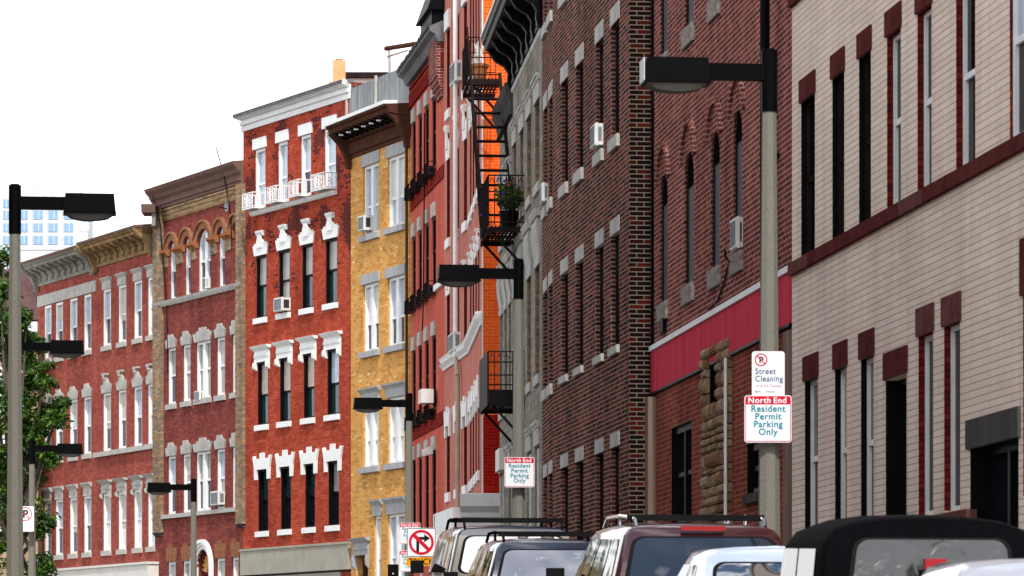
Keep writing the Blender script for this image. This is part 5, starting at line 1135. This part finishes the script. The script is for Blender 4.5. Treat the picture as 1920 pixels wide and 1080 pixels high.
M['rubber'] = plain('tyre_rubber', (.02, .02, .02, 1), .85, .2); M['rim'] = plain('alloy_rim', (.35, .35, .36, 1), .3, .1, metal=.8); M['trim'] = plain('black_plastic_trim', (.012, .012, .013, 1), .45, .2)
M['fabric'] = plain('black_soft_top_fabric', (.0025, .0025, .0035, 1), .8, .4, 40, spec=.03, bump=.25); M['chrome'] = plain('chrome', (.6, .6, .62, 1), .12, .05, metal=1)
M['redlens'] = plain('red_lamp_lens', (.30, .005, .008, 1), .2, .1, spec=.3)
def vinyl():
    m, nt, p = new_mat('clear_vinyl_window'); p.inputs['Base Color'].default_value = (.02, .022, .025, 1); p.inputs['Roughness'].default_value = .22; p.inputs['Specular IOR Level'].default_value = .9
    t = N(nt, 'ShaderNodeTexCoord'); mm = N(nt, 'ShaderNodeMapping'); mm.inputs['Scale'].default_value = (3.6, 1, 2.2); n = N(nt, 'ShaderNodeTexNoise', i_Scale=1.6, i_Detail=2.5, i_Distortion=1.2)
    nt.links.new(t.outputs['Object'], mm.inputs[0]); nt.links.new(mm.outputs[0], n.inputs['Vector']); b = N(nt, 'ShaderNodeBump', i_Strength=.6, i_Distance=.05); nt.links.new(n.outputs['Fac'], b.inputs['Height']); nt.links.new(b.outputs[0], p.inputs['Normal'])
    return m
M['vinyl'] = vinyl()
SLOPE = math.atan(.0345)
def car(name, label, pxc, Y, W_, L_, H, belt, wt, rb, rt, wst, wsb, hood, col, glassm='c_glass', tint='c_glass_tint', sides=((.1, .48), (.52, .98)), topmat=None, edge=.045, rails=None, spare=False, rw=(.10, .05, .88), brake=None, topz=None, yaw=0, win_bot=.06):
    """rb/rt: where the rear glass meets belt and roof, wst/wsb: windscreen top and base, distances from the tail"""
    X = (pxc-CX)/F*Y
    t = thing(name, label, 'car', mat=Matrix.Translation((X, Y, ground(Y))) @ Matrix.Rotation(STREET+yaw, 4, 'Z') @ Matrix.Rotation(SLOPE, 4, 'X'), group='cars parked along the right kerb')
    w = W_/2
    # half section: (x, z, is_top)
    def ring(ylow, ytop, top, sx, cab):
        if cab: pts = [(w*.93, .24, 0), (w*.99, .42, 0), (w, .68, 0), (w*.975, belt, 0), (wt+edge*1.4, top-edge*2.0, 1), (wt+edge*.4, top-edge*.75, 1), (wt-edge*1.2, top-edge*.15, 1), (wt*.5, top+.015, 1), (0, top+.025, 1)]
        else: pts = [(w*.93, .24, 0), (w*.99, .42, 0), (w, min(.68, top-.2), 0), (w*.975, top-.09, 0), (w*.93, top-.04, 1), (w*.86, top-.012, 1), (w*.7, top, 1), (w*.4, top+.012, 1), (0, top+.016, 1)]
        P = []
        for x, z, tp in pts:
            if cab and not tp: y = ylow
            elif cab: y = ylow+(ytop-ylow)*min(1, max(0, (z-belt)/(top-belt)))
            else: y = ylow
            P.append((x*sx, y, z))
        return P
    st = [ring(.0, rt, H-.02, .965, True), ring(.05, rt+.03, H-.006, .99, True), ring(.16, rt+.12, H, 1, True)]
    mid = (rt+wst)/2
    st += [ring(mid*.7+.1, mid*.8, H+.012, 1, True), ring(mid*1.2, mid*1.25, H+.01, 1, True), ring(wsb-.35, wst, H-.02, 1, True), ring(wsb+.02, wsb, hood+.0, 1, False), ring(L_*.93, L_*.93, hood-.07, .98, False), ring(L_, L_, hood-.22, .90, False)]
    nb = len(st[0]); mb = MB()
    full = []
    for P in st: full.append(P+[(-x, y, z) for x, y, z in P[-2::-1]])
    nf = len(full[0]); vs = [p for P in full for p in P]; fs = []
    for i in range(len(full)-1):
        for j in range(nf-1): fs.append([i*nf+j, i*nf+j+1, (i+1)*nf+j+1, (i+1)*nf+j])
        fs.append([i*nf+nf-1, i*nf, (i+1)*nf, (i+1)*nf+nf-1])
    for i, flip in ((0, False), (len(full)-1, True)):
        o = i*nf
        for j in range(nb-1):
            a = [o+j, o+j+1, o+nf-2-j, o+nf-1-j]; a = list(dict.fromkeys(a)); fs.append(a)
    top_m = [0]*len(fs)
    mb._add(vs, fs)
    mats = [col]
    if topmat:
        mats = [col, topmat]
        for k, f_ in enumerate(mb.f):
            zc = sum(mb.v[i][2] for i in f_)/len(f_); yc = sum(mb.v[i][1] for i in f_)/len(f_)
            if zc > (belt+.02 if topz is None else H-topz) and yc < wst+.05: mb.m[k] = 1
    me = mb.mesh('body', mats, smooth=True); me.set_sharp_from_angle(angle=math.radians(38)); link('body', me, t)
    # rear glass
    def rearpt(a, s):                                       # a -1..1 across, s 0..1 belt to roof
        z = belt+(H-.02-belt)*s; y = rt*s; x0 = w*.975*.965; x1 = (wt+edge*.6)*.965
        return (a*(x0+(x1-x0)*s), y-.008, z)
    b0, s0, s1 = rw
    poly = rrect(2, 1, .16, 6); nrm = lambda x, z: (x*(1-b0), s0+win_bot*.3+(s1-s0-win_bot*.3)*(z+.5))
    def rp(sc, dy): return [tuple(Vector(rearpt(*nrm(x*sc, z*(sc if sc < 1 else sc))))+Vector((0, dy, 0))) for x, z in poly]
    g = MB(); g.quad(*rp(.97, -.003)); link('rear_window', g.mesh('rear_window', glassm), t)
    g = MB(); A, B = rp(1.02, 0), rp(.965, -.006)
    for i in range(len(A)): j = (i+1) % len(A); g.quad(A[i], A[j], B[j], B[i])
    link('window_seal', g.mesh('window_seal', 'trim'), t)
    # side glass
    y_r0, y_r1 = rb+.12, rt+.14; y_f0, y_f1 = wsb-.30, wst-.03
    def sidept(u, s, sg, o=.008):
        ya = y_r0+(y_f0-y_r0)*u; yb = y_r1+(y_f1-y_r1)*u
        x = w*.975+(wt+edge*1.4-w*.975)*s; z = belt+(H-edge*2-belt)*s
        return (sg*(x+o), ya+(yb-ya)*s, z)
    for sg in (-1, 1):
        for ua, ub in sides:
            g = MB(); n = 6; row = [[sidept(ua+(ub-ua)*i/n, s, sg) for i in range(n+1)] for s in (.10, .5, .93)]
            for r_ in range(2):
                for i in range(n): g.quad(row[r_][i], row[r_][i+1], row[r_+1][i+1], row[r_+1][i])
            link('side_window', g.mesh('side_window', tint, smooth=True), t)
        m_ = thing_part = MB(); ym = wsb-.25
        m_.box(*sorted((sg*(w+.02), sg*(w+.20))), ym-.03, ym+.05, belt+.04, belt+.22); link('mirror', m_.mesh('mirror', 'trim'), t)
    g = MB()
    def wspt(a, s): return (a*(w*.80+(wt-.04-w*.80)*s), wsb+(wst-wsb)*s+.02, hood+.03+(H-.08-hood)*s)
    g.quad(wspt(-.95, .06), wspt(.95, .06), wspt(.95, .95), wspt(-.95, .95)); link('windscreen', g.mesh('windscreen', 'c_glass'), t)
    for sg in (-1, 1):
        link('tail_light', MB().box(*sorted((sg*w*.80, sg*w*.94)), -.025, .10, .72, min(belt-.02, 1.0)).mesh('tail_light', 'redlens'), t)
        for yw in (.85, L_-.85):
            wh = link('wheel', MB().tube((sg*(w-.21), yw, .33), (sg*(w+.005), yw, .33), .33, 20).mesh('wheel', 'rubber'), t)
            link('rim', MB().tube((sg*(w+.006), yw, .33), (sg*(w+.012), yw, .33), .21, 16).mesh('rim', 'rim'), wh)
    link('bumper', MB().box(-w*.95, w*.95, -.09, .05, .36, .58).mesh('bumper', 'trim' if spare else col), t)
    link('number_plate', MB().box(-.15, .15, -.098, -.091, .42, .55).mesh('number_plate', 's_white'), t)
    if brake: link('brake_light', MB().box(-brake[0], brake[0], brake[1]-.035, brake[1]+.02, H+brake[2]-.022, H+brake[2]+.022).mesh('brake_light', 'redlens'), t)
    if rails:
        ya, yb, hh, cross, rm, xr = rails
        for sg in (-1, 1):
            x = sg*xr; mb = MB(); P = [(x, ya, H-.01), (x, ya+.10, H+hh*.75), (x, ya+.26, H+hh), (x, (ya+yb)/2, H+hh+.02), (x, yb-.26, H+hh), (x, yb, H-.02)]
            mb.path(P, .019, 8); mb.tube((x, (ya+yb)/2, H), (x, (ya+yb)/2, H+hh+.02), .018, 8); link('roof_rail', mb.mesh('roof_rail', rm), t)
        for yc in cross: link('cross_bar', MB().box(-xr-.04, xr+.04, yc-.035, yc+.035, H+hh-.03, H+hh+.03).mesh('cross_bar', 'trim'), t)
    if spare:
        sw = link('spare_wheel', MB().tube((.02, -.24, .86), (.02, -.02, .86), .36, 24).mesh('spare_wheel', 'rubber'), t); link('rim', MB().tube((.02, -.25, .86), (.02, -.241, .86), .2, 16).mesh('rim', 'rim'), sw)
        link('brake_light', MB().box(-.10, .04, -.20, -.10, 1.41, 1.48).mesh('brake_light', 'redlens'), t); link('brake_light_post', MB().box(-.12, .06, -.15, -.08, 1.0, 1.405).mesh('brake_light_post', 'trim'), t)
    return t
car('parked_car', 'black soft top off-road car with a clear vinyl rear window, right foreground', 1748, 27, 1.64, 3.9, 1.745, 1.12, .62, .0, .10, 1.55, 1.75, 1.05, 'c_black', glassm='vinyl', topmat='fabric', sides=((.06, .52), (.56, .99)), spare=True, rw=(.22, .04, .82), edge=.085)
car('parked_car', 'pale ice blue sedan parked between the soft top car and the maroon one', 1505, 32, 1.70, 4.4, 1.52, .95, .56, .55, 1.15, 2.05, 2.75, .92, 'c_ice', rw=(.07, .06, .86), tint='c_glass')
car('parked_car', 'dark maroon sport utility car with roof rails and a long red brake light', 1330, 37.5, 1.88, 4.6, 1.745, 1.10, .68, .05, .50, 2.7, 3.5, 1.05, 'c_maroon', sides=((.05, .26), (.29, .60), (.63, .98)), rails=(.55, 2.75, .075, (.85,), 'chrome', .62), glassm='c_glass_rear', brake=(.21, .44, -.028), rw=(.07, .10, .86))
car('parked_car', 'black wagon with thin roof rails, behind the maroon car', 1043, 48.3, 1.76, 4.5, 1.60, .98, .62, .0, .45, 2.5, 3.2, .98, 'c_navy', sides=((.05, .30), (.33, .62), (.65, .98)), rails=(.55, 2.5, .085, (.75,), 'trim', .58), rw=(.09, .08, .86))
car('parked_car', 'champagne sport utility car with a black roof rack, farthest of the row', 966, 53.6, 1.85, 4.6, 1.78, 1.10, .70, .0, .22, 2.7, 3.4, 1.08, 'c_tan', topmat='c_navy', topz=.10, sides=((.04, .28), (.31, .62), (.65, .98)), rails=(.25, 2.7, .10, (.35, 1.9), 'trim', .66), rw=(.09, .08, .86))
car('parked_car', 'silver car roof cut by the bottom right corner of the view', 2075, 22.4, 1.75, 4.4, 1.46, .94, .58, .5, 1.1, 2.0, 2.7, .90, 'c_silver', tint='c_glass')
